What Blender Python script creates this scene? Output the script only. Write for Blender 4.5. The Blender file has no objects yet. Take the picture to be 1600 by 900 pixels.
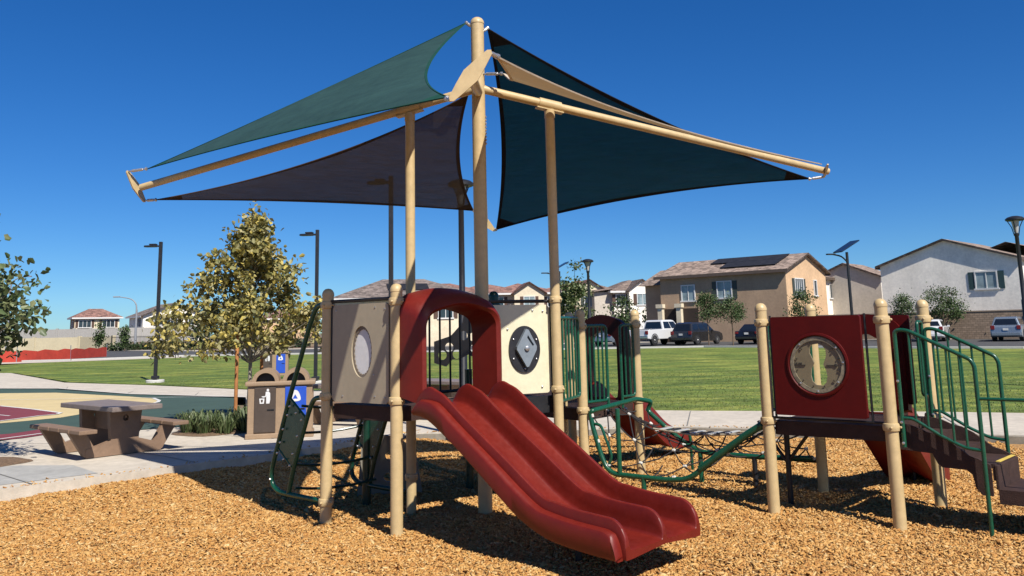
import bpy, bmesh, math, random
import numpy as np
from mathutils import Vector, Matrix
R = math.radians
rnd = random.Random(7)
nrg = np.random.default_rng(7)
S = bpy.context.scene
COL = S.collection

# ------------------------------------------------------------ camera
cam = bpy.data.objects.new('camera', bpy.data.cameras.new('camera')); COL.objects.link(cam)
p, r = .158, -.023
Fv = Vector((0, math.cos(p), math.sin(p))); Uv = Vector((0, -math.sin(p), math.cos(p))); Xv = Vector((1, 0, 0))
cx = Xv*math.cos(r)+Uv*math.sin(r); cu = -Xv*math.sin(r)+Uv*math.cos(r)
cam.matrix_world = Matrix(((cx.x, cu.x, -Fv.x, 0), (cx.y, cu.y, -Fv.y, 0), (cx.z, cu.z, -Fv.z, 2.0), (0, 0, 0, 1)))
cam.data.sensor_width = 36; cam.data.lens = 1332/1600*36; cam.data.shift_y = -(450-302)/1600
cam.data.clip_start = .1; cam.data.clip_end = 6000
S.camera = cam
# ------------------------------------------------------------ world, sun, exposure
EL = 47.0; SH = Vector((-.49, .87, 0)).normalized()
W = bpy.data.worlds.new('World'); S.world = W; W.use_nodes = True
wn = W.node_tree.nodes; wl = W.node_tree.links
sky = wn.new('ShaderNodeTexSky'); sky.sky_type = 'NISHITA'; sky.sun_disc = False
sky.sun_elevation = R(EL); sky.sun_rotation = math.atan2(-SH.x, -SH.y)
sky.altitude = 1500; sky.air_density = 1.0; sky.dust_density = .05; sky.ozone_density = 3.0
gm_ = wn.new('ShaderNodeGamma'); gm_.inputs[1].default_value = .90; hs_ = wn.new('ShaderNodeHueSaturation'); hs_.inputs['Saturation'].default_value = 1.38; hs_.inputs['Value'].default_value = .72; mu_ = wn.new('ShaderNodeMix'); mu_.data_type = 'RGBA'; mu_.blend_type = 'MULTIPLY'; mu_.inputs[0].default_value = 1; mu_.inputs[7].default_value = (.60, .95, 1.34, 1)
wl.new(sky.outputs[0], gm_.inputs[0]); wl.new(gm_.outputs[0], hs_.inputs['Color']); wl.new(hs_.outputs[0], mu_.inputs[6]); wl.new(mu_.outputs[2], wn['Background'].inputs[0]); wn['Background'].inputs[1].default_value = .088
sun = bpy.data.objects.new('sun', bpy.data.lights.new('sun', 'SUN')); COL.objects.link(sun)
sun.data.energy = 5; sun.data.angle = R(.5); sun.data.color = (1, .95, .87)
ld = Vector((SH.x*math.cos(R(EL)), SH.y*math.cos(R(EL)), -math.sin(R(EL))))
sun.rotation_euler = ld.to_track_quat('-Z', 'Y').to_euler()
S.view_settings.view_transform = 'Standard'; S.view_settings.look = 'None'
S.view_settings.exposure = 0.55; S.view_settings.gamma = 1; S.view_settings.use_curve_mapping = False
S.render.resolution_x = 1024; S.render.resolution_y = 576

# ------------------------------------------------------------ materials
MATS = {}
K = .76   # overall albedo scale: the photo is exposed a little bright
def M(name, col=(.5, .5, .5), rough=.6, metal=0, var=.12, vs=6, bump=0, bs=60, spec=.5, island=None, coat=0, stretch=None, trans=0, detail=4, wear=.07):
    if name in MATS: return MATS[name]
    col = tuple(c*K for c in col); island = [tuple(c*K for c in q) for q in island] if island else None
    m = bpy.data.materials.new(name); m.use_nodes = True; nt = m.node_tree; n = nt.nodes; l = nt.links
    b = n['Principled BSDF']; b.inputs['Roughness'].default_value = rough; b.inputs['Metallic'].default_value = metal
    b.inputs['Specular IOR Level'].default_value = spec; b.inputs['Coat Weight'].default_value = coat
    tc = n.new('ShaderNodeTexCoord'); vec = tc.outputs['Object']
    if stretch:
        mp = n.new('ShaderNodeMapping'); mp.inputs['Scale'].default_value = stretch; l.new(vec, mp.inputs[0]); vec = mp.outputs[0]
    nz = n.new('ShaderNodeTexNoise'); nz.inputs['Scale'].default_value = vs; nz.inputs['Detail'].default_value = detail; nz.inputs['Roughness'].default_value = .6
    l.new(vec, nz.inputs[0])
    rp = n.new('ShaderNodeValToRGB'); rp.color_ramp.elements[0].position = .3; rp.color_ramp.elements[1].position = .7
    rp.color_ramp.elements[0].color = (*[max(0, c*(1-var)) for c in col], 1); rp.color_ramp.elements[1].color = (*[min(1, c*(1+var)) for c in col], 1)
    l.new(nz.outputs[0], rp.inputs[0]); out = rp.outputs[0]
    if island:
        gm = n.new('ShaderNodeNewGeometry'); r2 = n.new('ShaderNodeValToRGB'); e = r2.color_ramp.elements
        e[0].color = (*island[0], 1); e[1].color = (*island[-1], 1); e[1].position = 1
        for i, c in enumerate(island[1:-1]):
            q = e.new((i+1)/(len(island)-1)); q.color = (*c, 1)
        l.new(gm.outputs['Random Per Island'], r2.inputs[0])
        mx = n.new('ShaderNodeMix'); mx.data_type = 'RGBA'; mx.blend_type = 'MIX'; mx.inputs[0].default_value = .12
        l.new(r2.outputs[0], mx.inputs[6]); l.new(out, mx.inputs[7]); out = mx.outputs[2]
    nw = n.new('ShaderNodeTexNoise'); nw.inputs['Scale'].default_value = vs*3.7+2; nw.inputs['Detail'].default_value = 9; nw.inputs['Roughness'].default_value = .72; l.new(tc.outputs['Object'], nw.inputs[0])
    wr_ = n.new('ShaderNodeMapRange'); wr_.inputs[1].default_value = .32; wr_.inputs[2].default_value = .68; wr_.inputs[3].default_value = 1-wear; wr_.inputs[4].default_value = 1+wear; l.new(nw.outputs[0], wr_.inputs[0])
    wm = n.new('ShaderNodeMix'); wm.data_type = 'RGBA'; wm.blend_type = 'MULTIPLY'; wm.inputs[0].default_value = 1; l.new(out, wm.inputs[6]); l.new(wr_.outputs[0], wm.inputs[7]); out = wm.outputs[2]
    rg_ = n.new('ShaderNodeMapRange'); rg_.inputs[1].default_value = .3; rg_.inputs[2].default_value = .7; rg_.inputs[3].default_value = max(.03, rough-.08); rg_.inputs[4].default_value = min(1, rough+.12); l.new(nw.outputs[0], rg_.inputs[0]); l.new(rg_.outputs[0], b.inputs['Roughness'])
    l.new(out, b.inputs['Base Color'])
    if bump:
        n2 = n.new('ShaderNodeTexNoise'); n2.inputs['Scale'].default_value = bs; n2.inputs['Detail'].default_value = 4; l.new(vec, n2.inputs[0])
        bp = n.new('ShaderNodeBump'); bp.inputs['Strength'].default_value = bump; bp.inputs['Distance'].default_value = .02
        l.new(n2.outputs[0], bp.inputs['Height']); l.new(bp.outputs[0], b.inputs['Normal'])
    if trans:
        t = n.new('ShaderNodeBsdfTranslucent'); l.new(out, t.inputs[0]); ms = n.new('ShaderNodeMixShader'); ms.inputs[0].default_value = trans
        l.new(b.outputs[0], ms.inputs[1]); l.new(t.outputs[0], ms.inputs[2]); l.new(ms.outputs[0], n['Material Output'].inputs[0])
    MATS[name] = m; return m

def mesh_cloth(name, col, holes, trans=.1):
    m = M(name, col, .85, var=.14, vs=1.6, spec=.15, stretch=(1, 1, 6), wear=.10, bump=.25, bs=3); nt = m.node_tree; n = nt.nodes; l = nt.links
    b = n['Principled BSDF']
    tl = n.new('ShaderNodeBsdfTranslucent'); tl.inputs[0].default_value = (*[c*K for c in col], 1)
    m1 = n.new('ShaderNodeMixShader'); m1.inputs[0].default_value = trans; l.new(b.outputs[0], m1.inputs[1]); l.new(tl.outputs[0], m1.inputs[2])
    tr = n.new('ShaderNodeBsdfTransparent'); m2 = n.new('ShaderNodeMixShader')
    tc = n.new('ShaderNodeTexCoord'); wv = n.new('ShaderNodeTexNoise'); mp = n.new('ShaderNodeMapping'); mp.inputs['Scale'].default_value = (2, 2, 40)
    l.new(tc.outputs['Object'], mp.inputs[0]); l.new(mp.outputs[0], wv.inputs[0]); wv.inputs['Scale'].default_value = 2
    mr = n.new('ShaderNodeMapRange'); mr.inputs[1].default_value = .3; mr.inputs[2].default_value = .7; mr.inputs[3].default_value = holes*.7; mr.inputs[4].default_value = holes*1.3
    l.new(wv.outputs[0], mr.inputs[0]); l.new(mr.outputs[0], m2.inputs[0])
    l.new(m1.outputs[0], m2.inputs[1]); l.new(tr.outputs[0], m2.inputs[2]); l.new(m2.outputs[0], n['Material Output'].inputs[0])
    return m

def tiles(name, col, sc=(0, 3.2, 2.6), var=.25):
    """roof tiles: rows and pans in the local frame of the building"""
    m = M(name, col, .85, var=var, vs=1.3, detail=8); nt = m.node_tree; n = nt.nodes; l = nt.links; b = n['Principled BSDF']
    tc = n.new('ShaderNodeTexCoord'); s = n.new('ShaderNodeSeparateXYZ'); l.new(tc.outputs['Object'], s.inputs[0])
    def sn(sock, k):
        a = n.new('ShaderNodeMath'); a.operation = 'MULTIPLY'; a.inputs[1].default_value = k; l.new(sock, a.inputs[0])
        f = n.new('ShaderNodeMath'); f.operation = 'FRACT'; l.new(a.outputs[0], f.inputs[0]); return f.outputs[0]
    a = sn(s.outputs[2], 6); c = sn(s.outputs[0], 3.1); d = sn(s.outputs[1], 3.1)
    ad = n.new('ShaderNodeMath'); l.new(a, ad.inputs[0]); l.new(c, ad.inputs[1]); ad2 = n.new('ShaderNodeMath'); l.new(ad.outputs[0], ad2.inputs[0]); l.new(d, ad2.inputs[1])
    src = b.inputs['Base Color'].links[0].from_socket; mpv = n.new('ShaderNodeMapping'); mpv.inputs['Scale'].default_value = (1.6, 1.6, 5); l.new(tc.outputs['Object'], mpv.inputs[0])
    vo = n.new('ShaderNodeTexVoronoi'); vo.inputs['Scale'].default_value = 1.6; l.new(mpv.outputs[0], vo.inputs[0]); sp = n.new('ShaderNodeSeparateColor'); l.new(vo.outputs['Color'], sp.inputs[0])
    mr = n.new('ShaderNodeMapRange'); mr.inputs[3].default_value = .55; mr.inputs[4].default_value = 1.45; l.new(sp.outputs[0], mr.inputs[0])
    rw = n.new('ShaderNodeMapRange'); rw.inputs[1].default_value = 0; rw.inputs[2].default_value = .25; rw.inputs[3].default_value = .6; rw.inputs[4].default_value = 1; l.new(a, rw.inputs[0])
    mm = n.new('ShaderNodeMath'); mm.operation = 'MULTIPLY'; l.new(mr.outputs[0], mm.inputs[0]); l.new(rw.outputs[0], mm.inputs[1])
    mxx = n.new('ShaderNodeMix'); mxx.data_type = 'RGBA'; mxx.blend_type = 'MULTIPLY'; mxx.inputs[0].default_value = 1; l.new(src, mxx.inputs[6]); l.new(mm.outputs[0], mxx.inputs[7]); l.new(mxx.outputs[2], b.inputs['Base Color'])
    bp = n.new('ShaderNodeBump'); bp.inputs['Strength'].default_value = .9; bp.inputs['Distance'].default_value = .12
    l.new(ad2.outputs[0], bp.inputs['Height']); l.new(bp.outputs[0], b.inputs['Normal'])
    return m

def blocks(name, col, sx=2.2, mortar=.5):
    m = M(name, col, .9, var=.2, vs=3); nt = m.node_tree; n = nt.nodes; l = nt.links; b = n['Principled BSDF']
    tc = n.new('ShaderNodeTexCoord'); mp = n.new('ShaderNodeMapping'); mp.inputs['Rotation'].default_value = (R(90), 0, 0)
    br = n.new('ShaderNodeTexBrick'); l.new(tc.outputs['Object'], mp.inputs[0]); l.new(mp.outputs[0], br.inputs[0])
    br.inputs['Scale'].default_value = sx; col = [c*K*1.25 for c in col]; br.inputs['Color1'].default_value = (*[c*1.15 for c in col], 1); br.inputs['Color2'].default_value = (*[c*.8 for c in col], 1)
    br.inputs['Mortar'].default_value = (*[c*mortar for c in col], 1); br.inputs['Mortar Size'].default_value = .02
    nz = n.new('ShaderNodeTexNoise'); nz.inputs['Scale'].default_value = 5; nz.inputs['Detail'].default_value = 6; l.new(tc.outputs['Object'], nz.inputs[0])
    mx = n.new('ShaderNodeMix'); mx.data_type = 'RGBA'; mx.blend_type = 'MULTIPLY'; mx.inputs[0].default_value = .5
    l.new(br.outputs[0], mx.inputs[6]); l.new(nz.outputs[0], mx.inputs[7]); l.new(mx.outputs[2], b.inputs['Base Color'])
    return m

TAN = M('tan_powder_coat', (.62, .46, .235), .42, wear=.09, var=.05, vs=3, bump=.03, bs=200)
GREEN = M('green_powder_coat', (.008, .085, .045), .28, var=.15, vs=8)
SHGREEN = M('shaded_green_powder_coat', (.006, .045, .028), .3, var=.15, vs=8)  # same green with shade put into the colour, for far and under-deck parts
RED = M('red_moulded_plastic', (.170, .013, .007), .44, wear=.08, var=.12, vs=4, spec=.35, bump=.05, bs=150)
RED2 = M('red_panel_plastic', (.095, .003, .002), .5, var=.12, vs=4, spec=.22, bump=.05, bs=150)
CREAM = M('cream_sheet_plastic', (.80, .745, .52), .5, var=.03, vs=3)
TAUPE = M('taupe_sheet_plastic', (.44, .37, .26), .5, var=.04, vs=3)
WHITE = M('white_sheet', (.8, .79, .78), .4, var=.03)
DECK = M('brown_deck_coating', (.055, .030, .024), .7, var=.2, vs=10, spec=.25, bump=.3, bs=90)
BLACK = M('black_coated_steel', (.012, .012, .014), .45, var=.2)
BLKPL = M('black_plastic', (.02, .02, .024), .4, var=.2)
GREYPL = M('grey_blue_plastic', (.22, .26, .30), .4, var=.1)
STEEL = M('galvanised_steel', (.6, .6, .6), .35, metal=.8, var=.1)
ROPE = M('dark_braided_rope', (.025, .022, .024), .8, var=.3, vs=60, bump=.4, bs=300)
YEL = M('yellow_nosing', (.75, .55, .10), .6)
CONC = M('concrete', (.60, .53, .43), .9, wear=.16, var=.09, vs=1.1, bump=.15, bs=60, detail=10)
CONC2 = M('grey_concrete', (.42, .41, .38), .9, wear=.16, var=.1, vs=1.5, bump=.15, bs=60, detail=10)
ASPH = M('asphalt', (.075, .072, .07), .92, var=.2, vs=3)
RECYC = M('brown_recycled_plastic', (.26, .165, .105), .62, var=.1, vs=7, bump=.1, bs=80)
RECYT = M('grey_brown_tabletop', (.24, .19, .165), .55, var=.12, vs=7, bump=.1, bs=80)
LTAN = M('tan_recycled_plastic', (.36, .245, .15), .6, var=.08, vs=9, bump=.15, bs=120)
DBR = M('dark_brown_door', (.075, .052, .038), .55, var=.08)
BLUE = M('blue_door', (.02, .09, .55), .45, var=.05)
DPOLE = M('dark_bronze_pole', (.016, .016, .02), .45, var=.2)
GLASSD = M('window_glass', (.03, .045, .055), .08, spec=.9, var=.3, vs=.6)
WPAINT = M('white_trim', (.8, .79, .76), .6, var=.03)
STAKE = M('round_wood_stake', (.42, .17, .05), .8, var=.25, vs=8)
BARK = M('pale_bark', (.34, .30, .23), .9, var=.3, vs=12, bump=.4, bs=40)
BARK2 = M('brown_bark', (.16, .11, .07), .9, var=.3, vs=12)

# ------------------------------------------------------------ mesh helper
class MB:
    def __init__(s): s.v = []; s.f = []; s.mi = []; s.sm = []
    def add(s, vs, fs, mi=0, smooth=False):
        o = len(s.v); s.v += [tuple(q) for q in vs]
        for f in fs: s.f.append(tuple(i+o for i in f)); s.mi.append(mi); s.sm.append(smooth)
        return s
    def box(s, c, d, ax=None, mi=0, bev=0):
        ax = ax or (Vector((1, 0, 0)), Vector((0, 1, 0)), Vector((0, 0, 1))); c = Vector(c); a, b, e = [Vector(ax[i])*d[i]/2 for i in range(3)]
        if bev <= 0:
            vs = [c+a*i+b*j+e*k for k in (-1, 1) for j in (-1, 1) for i in (-1, 1)]
            return s.add(vs, [(0, 2, 3, 1), (4, 5, 7, 6), (0, 1, 5, 4), (2, 6, 7, 3), (0, 4, 6, 2), (1, 3, 7, 5)], mi)
        A, B_, E_ = d[0]/2, d[1]/2, d[2]/2; t = min(bev, .45*min(d)); bm = bmesh.new(); bmesh.ops.create_cube(bm, size=1)
        for v in bm.verts: v.co = Vector((v.co.x*d[0], v.co.y*d[1], v.co.z*d[2]))
        bmesh.ops.bevel(bm, geom=list(bm.edges), offset=t, segments=2, affect='EDGES', profile=.6)
        bm.verts.index_update()
        u = [Vector(q).normalized() for q in ax]
        s.add([c+u[0]*v.co.x+u[1]*v.co.y+u[2]*v.co.z for v in bm.verts], [[v.index for v in f.verts] for f in bm.faces], mi); bm.free(); return s
    def boxz(s, x0, x1, y0, y1, z0, z1, mi=0): return s.box(((x0+x1)/2, (y0+y1)/2, (z0+z1)/2), (x1-x0, y1-y0, z1-z0), mi=mi)
    def tube(s, pts, rad, n=10, mi=0, closed=False, caps=True, sub=0):
        P = [Vector(q) for q in pts]
        if sub: P = smoothpath(P, sub, closed)
        rs = rad if isinstance(rad, (list, tuple)) else [rad]*len(P)
        if len(rs) != len(P): rs = [rs[0]+(rs[-1]-rs[0])*i/(len(P)-1) for i in range(len(P))]
        vs = []; up = None; N = len(P)
        for i, q in enumerate(P):
            a = P[(i-1) % N] if (closed or i > 0) else q; b = P[(i+1) % N] if (closed or i < N-1) else q
            t = (b-a).normalized()
            if up is None: up = t.orthogonal().normalized()
            up = (up-t*up.dot(t)); up = up.normalized() if up.length > 1e-6 else t.orthogonal().normalized()
            w = t.cross(up)
            for k in range(n):
                an = 2*math.pi*k/n; vs.append(q+(up*math.cos(an)+w*math.sin(an))*rs[i])
        fs = []
        for i in range(N if closed else N-1):
            j = (i+1) % N
            for k in range(n): fs.append((i*n+k, i*n+(k+1) % n, j*n+(k+1) % n, j*n+k))
        s.add(vs, fs, mi, True)
        if caps and not closed:
            o = len(s.v)-len(vs); s.f.append(tuple(o+k for k in range(n))[::-1]); s.f.append(tuple(o+(N-1)*n+k for k in range(n))); s.mi += [mi, mi]; s.sm += [False, False]
        return s
    def lathe(s, c, prof, n=20, mi=0, axis=Vector((0, 0, 1)), smooth=True):
        """prof: (radius, height)"""
        c = Vector(c); axis = Vector(axis).normalized(); u = axis.orthogonal().normalized(); w = axis.cross(u); vs = []
        for (ra, h) in prof:
            for k in range(n): a = 2*math.pi*k/n; vs.append(c+axis*h+(u*math.cos(a)+w*math.sin(a))*ra)
        fs = [(i*n+k, i*n+(k+1) % n, (i+1)*n+(k+1) % n, (i+1)*n+k) for i in range(len(prof)-1) for k in range(n)]
        s.add(vs, fs, mi, smooth)
        o = len(s.v)-len(vs); s.f.append(tuple(o+k for k in range(n))[::-1]); s.f.append(tuple(o+(len(prof)-1)*n+k for k in range(n))); s.mi += [mi, mi]; s.sm += [False, False]
        return s
    def plate(s, o, ax, ay, outline, th, holes=(), mi=0, off=0):
        """flat plate: 2D outline with holes, thickness th towards ax x ay"""
        o = Vector(o); ax = Vector(ax); ay = Vector(ay); nn = ax.cross(ay).normalized(); bm = bmesh.new(); edges = []
        for loop in [outline]+list(holes):
            vs = [bm.verts.new((a, b, 0)) for a, b in loop]
            for i in range(len(vs)): edges.append(bm.edges.new((vs[i], vs[(i+1) % len(vs)])))
        bmesh.ops.triangle_fill(bm, use_beauty=True, edges=edges, normal=(0, 0, 1))
        fc = list(bm.faces)
        rr = bmesh.ops.extrude_face_region(bm, geom=fc)
        for g in rr['geom']:
            if isinstance(g, bmesh.types.BMVert): g.co.z += th
        bmesh.ops.recalc_face_normals(bm, faces=list(bm.faces)); bm.verts.index_update()
        s.add([o+ax*v.co.x+ay*v.co.y+nn*(v.co.z+off) for v in bm.verts], [[v.index for v in f.verts] for f in bm.faces], mi); bm.free(); return s
    def build(s, name, mats, parent=None, label=None, kind=None, local=False):
        me = bpy.data.meshes.new(name); off = Vector((0, 0, 0))
        q = parent
        if not local:
            while q is not None: off += q.location; q = q.parent
        vs = [(a-off.x, b-off.y, c-off.z) for a, b, c in s.v]
        me.from_pydata(vs, [], s.f)
        for m in (mats if isinstance(mats, (list, tuple)) else [mats]): me.materials.append(m)
        me.polygons.foreach_set('material_index', s.mi); me.polygons.foreach_set('use_smooth', s.sm); me.update()
        if any(s.sm): me.set_sharp_from_angle(angle=R(38))
        o = bpy.data.objects.new(name, me); COL.objects.link(o)
        if parent is not None: o.parent = parent
        if label: o['label'] = label
        if kind: o['kind'] = kind
        return o

def smoothpath(P, k, closed=False):
    """Catmull-Rom"""
    out = []; N = len(P)
    for i in range(N if closed else N-1):
        a = P[(i-1) % N] if (closed or i > 0) else P[0]*2-P[1]; b = P[i]; c = P[(i+1) % N]; d = P[(i+2) % N] if (closed or i+2 < N) else c*2-b
        for j in range(k):
            t = j/k; out.append(.5*((2*b)+(c-a)*t+(2*a-5*b+4*c-d)*t*t+(3*b-a-3*c+d)*t**3))
    if not closed: out.append(P[-1])
    return out
def fillet(P, rad, k=4):
    """round the corners of a polyline"""
    P = [Vector(q) for q in P]; out = [P[0]]
    for i in range(1, len(P)-1):
        a = (P[i-1]-P[i]); b = (P[i+1]-P[i]); ra = min(rad, a.length*.45, b.length*.45); a.normalize(); b.normalize()
        p0 = P[i]+a*ra; p1 = P[i]+b*ra
        for j in range(k+1): t = j/k; out.append(p0*(1-t)**2+P[i]*2*t*(1-t)+p1*t*t)
    return out+[P[-1]]
def rrect(x0, x1, y0, y1, r_, k=5):
    out = []
    for cx_, cy_, a0 in ((x1-r_, y1-r_, 0), (x0+r_, y1-r_, 90), (x0+r_, y0+r_, 180), (x1-r_, y0+r_, 270)):
        for i in range(k+1): a = R(a0+90*i/k); out.append((cx_+r_*math.cos(a), cy_+r_*math.sin(a)))
    return out
def circ(x, y, ra, n=24, rb=None, ph=0): return [(x+ra*math.cos(2*math.pi*i/n+ph), y+(rb or ra)*math.sin(2*math.pi*i/n+ph)) for i in range(n)]
def empty(name, loc, label, cat, group=None, rz=0):
    o = bpy.data.objects.new(name, None); COL.objects.link(o); o.location = loc; o.rotation_euler = (0, 0, rz); o.empty_display_size = .2
    o['label'] = label; o['category'] = cat
    if group: o['group'] = group
    return o
def tag(o, label=None, cat=None, group=None, kind=None):
    for k, v in (('label', label), ('category', cat), ('group', group), ('kind', kind)):
        if v: o[k] = v
    return o
KIDS = {}
def copy_tree(o, parent=None):
    c = o.copy(); COL.objects.link(c)
    if parent is not None: c.parent = parent
    for ch in [q for q in list(bpy.data.objects) if q.parent == o]: copy_tree(ch, c)
    return c
def bolts(specs, mat, parent, r0=.010, h=.014):
    for at, ax in specs:
        k = MB(); k.lathe(at, [(r0, 0), (r0, h*.7), (r0*.4, h)], 8, axis=ax); k.build('bolt', mat, parent)
def V2(a, z=0): return Vector((a[0], a[1], z))

# ------------------------------------------------------------ ground
def hg(y): return .18 if y < 20 else (.5 if y > 66 else .18+.32*(y-20)/46)
def sheet(name, poly, dz, mat, kind='structure', skirt=0, label=None, cat=None, grid=0):
    bm = bmesh.new(); vs = [bm.verts.new((x, y, 0)) for x, y in poly]; bm.faces.new(vs)
    for yy in (20, 66):
        bmesh.ops.bisect_plane(bm, geom=bm.verts[:]+bm.edges[:]+bm.faces[:], plane_co=(0, yy, 0), plane_no=(0, 1, 0))
    bmesh.ops.triangulate(bm, faces=bm.faces[:])
    for v in bm.verts: v.co.z = hg(v.co.y)+dz
    bmesh.ops.recalc_face_normals(bm, faces=bm.faces[:])
    if bm.faces[0].normal.z < 0: bmesh.ops.reverse_faces(bm, faces=bm.faces[:])
    if skirt:
        e = [q for q in bm.edges if q.is_boundary]; g = bmesh.ops.extrude_edge_only(bm, edges=e)
        for v in g['geom']:
            if isinstance(v, bmesh.types.BMVert): v.co.z -= skirt
    me = bpy.data.meshes.new(name); bm.to_mesh(me); bm.free(); me.materials.append(mat)
    o = bpy.data.objects.new(name, me); COL.objects.link(o); o['kind'] = kind
    if label: o['label'] = label; o['category'] = cat
    return o

# base ground to the horizon
DIRT = M('dry_soil', (.20, .15, .10), .95, var=.25, vs=.6)
g = MB()
ys = [-200, 20, 66, 3000]; xs = [-2500, 2500]
vs = [(x, y, hg(y)-.24) for y in ys for x in xs]
g.add(vs, [(2*i, 2*i+1, 2*i+3, 2*i+2) for i in range(3)]); g.build('ground', DIRT, kind='structure')

# the pit of wood chips
PIT = [(-9, 8.1), (-6.50, 10.93), (-5.62, 11.80), (-4.72, 12.80), (-3.95, 13.5), (-2.0, 15.9), (3.0, 16.0), (7.0, 14.25), (12, 11.6), (12, -4), (-9, -4)]
def zc(x, y):
    e = .02*math.sin(x*1.3+y*.7)+.015*math.sin(x*3.1-y*2.3)+.01*math.sin(x*6.3+y*5.1+1)
    d = edge_d(x, y); r2_ = ((x-1.35)**2+(y-7.05)**2)/.45; e -= .07*math.exp(-r2_); e += .035*math.exp(-((x-1.7)**2+(y-6.2)**2)/.3)
    return e+.05*max(0, 1-d/1.2)
def edge_d(x, y):
    best = 9
    for i in range(8):
        ax_, ay_ = PIT[i]; bx, by = PIT[i+1]; dx, dy = bx-ax_, by-ay_; t = max(0, min(1, ((x-ax_)*dx+(y-ay_)*dy)/(dx*dx+dy*dy)))
        best = min(best, math.hypot(x-ax_-t*dx, y-ay_-t*dy))
    return best
def inside(x, y, poly):
    c = False; j = len(poly)-1
    for i in range(len(poly)):
        xi, yi = poly[i]; xj, yj = poly[j]
        if (yi > y) != (yj > y) and x < (xj-xi)*(y-yi)/(yj-yi)+xi: c = not c
        j = i
    return c
CHIPM = M('wood_chip_bed', (.46, .25, .085), .9, var=.45, vs=26, bump=1, bs=38, detail=6)
bm = bmesh.new(); nx, ny = 84, 78; gv = {}
for j in range(ny+1):
    for i in range(nx+1):
        x = -9+21*i/nx; y = -4+20.3*j/ny; gv[i, j] = bm.verts.new((x, y, zc(x, y)))
for j in range(ny):
    for i in range(nx): bm.faces.new((gv[i, j], gv[i+1, j], gv[i+1, j+1], gv[i, j+1])).smooth = True
me = bpy.data.meshes.new('wood_chip_ground'); bm.to_mesh(me); bm.free(); me.materials.append(CHIPM)
o = bpy.data.objects.new('wood_chip_ground', me); COL.objects.link(o); o['kind'] = 'structure'

# loose chips, one object
def chips(N=300000):
    x = nrg.uniform(-6.9, 7.6, N*2); y = 5.4+nrg.uniform(0, 1, N*2)**1.25*10.7
    keep = (np.abs(x) < y*.62+.4); x = x[keep][:N]; y = y[keep][:N]
    m = np.array([inside(a, b, PIT) for a, b in zip(x, y)]); x = x[m]; y = y[m]; n = len(x)
    zz = np.array([zc(a, b) for a, b in zip(x, y)])+nrg.uniform(.002, .022, n)
    xo = nrg.uniform(-6.8, 7.4, 60000); yo = nrg.uniform(10.4, 16.6, 60000)
    mo = np.array([(not inside(a, b, PIT)) and edge_d(a, b) < abs(nrg.normal(0, .16)) for a, b in zip(xo, yo)]) & (nrg.random(60000) < .22); xo = xo[mo]; yo = yo[mo]
    x = np.concatenate([x, xo]); y = np.concatenate([y, yo]); zz = np.concatenate([zz, np.full(len(xo), .188)]); n = len(x)
    L = nrg.gamma(4, .0075, n).clip(.012, .08)*.5*(.8+y*.03); Wd = L*nrg.uniform(.18, .5, n); H = nrg.uniform(.002, .006, n)
    yaw = nrg.uniform(0, math.pi*2, n); pit = nrg.normal(0, .35, n); rol = nrg.normal(0, .5, n)
    cy, sy, cp, sp, cr, sr = np.cos(yaw), np.sin(yaw), np.cos(pit), np.sin(pit), np.cos(rol), np.sin(rol)
    a = np.stack([cy*cp, sy*cp, -sp], 1); b = np.stack([-sy*cr+cy*sp*sr, cy*cr+sy*sp*sr, cp*sr], 1); c = np.cross(a, b)
    ctr = np.stack([x, y, zz], 1); corners = []
    for k in (-1, 1):
        for j in (-1, 1):
            for i in (-1, 1):
                tw = 1 if i < 0 else nrg.uniform(.3, 1, n)
                corners.append(ctr+a*(L*i)[:, None]+b*(Wd*j*tw)[:, None]+c*(H*k)[:, None])
    v = np.stack(corners, 1).reshape(-1, 3)
    F = np.array([(4, 5, 7, 6), (0, 1, 5, 4), (2, 6, 7, 3), (0, 4, 6, 2), (1, 3, 7, 5)])
    f = (F[None]+(np.arange(n)*8)[:, None, None]).reshape(-1)
    me = bpy.data.meshes.new('loose_wood_chips'); me.vertices.add(len(v)); me.vertices.foreach_set('co', v.astype(np.float32).ravel())
    nf = n*5; me.loops.add(nf*4); me.loops.foreach_set('vertex_index', f.astype(np.int32)); me.polygons.add(nf)
    me.polygons.foreach_set('loop_start', np.arange(nf, dtype=np.int32)*4); me.update(calc_edges=True)
    me.materials.append(M('loose_chip_wood', (.5, .29, .11), .85, var=.3, vs=30, island=[(.34, .135, .028), (.50, .225, .045), (.60, .31, .078), (.70, .42, .14), (.55, .255, .055), (.80, .57, .26)]))
    o = bpy.data.objects.new('loose_wood_chips', me); COL.objects.link(o); tag(o, 'orange tan wood chips covering the play area', 'wood chips', kind='stuff')
chips()

# sidewalk: top at .18, kerb face down into the chips
EDGE = [PIT[i] for i in range(9)]
walk = [(-9, 8.1), (-6.50, 10.93), (-5.62, 11.80), (-4.72, 12.80), (-3.95, 13.5), (-2.0, 15.9), (3.0, 16.0), (7.0, 14.25), (12, 11.6), (30, 2), (34, 8), (13.5, 15.4), (8.2, 17.6), (4.0, 18.8), (-.5, 20.4), (-4.0, 24.0), (-7.87, 25.35), (-6.2, 20.6), (-6.4, 18.0), (-6.88, 17.95), (-8.3, 17.0), (-9.2, 17.4), (-9.5, 16.1), (-14, 17.2), (-24, 18), (-24, 4)]
sheet('sidewalk', walk, 0, CONC, skirt=.4)
# darker, greyer slab and joints on it
sheet('grey_sidewalk_slab', [(-9.5, 8.0), (-6.75, 11.2), (-5.75, 12.1), (-6.5, 12.9), (-7.4, 13.0), (-10.5, 10.5)], .004, CONC2)
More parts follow.
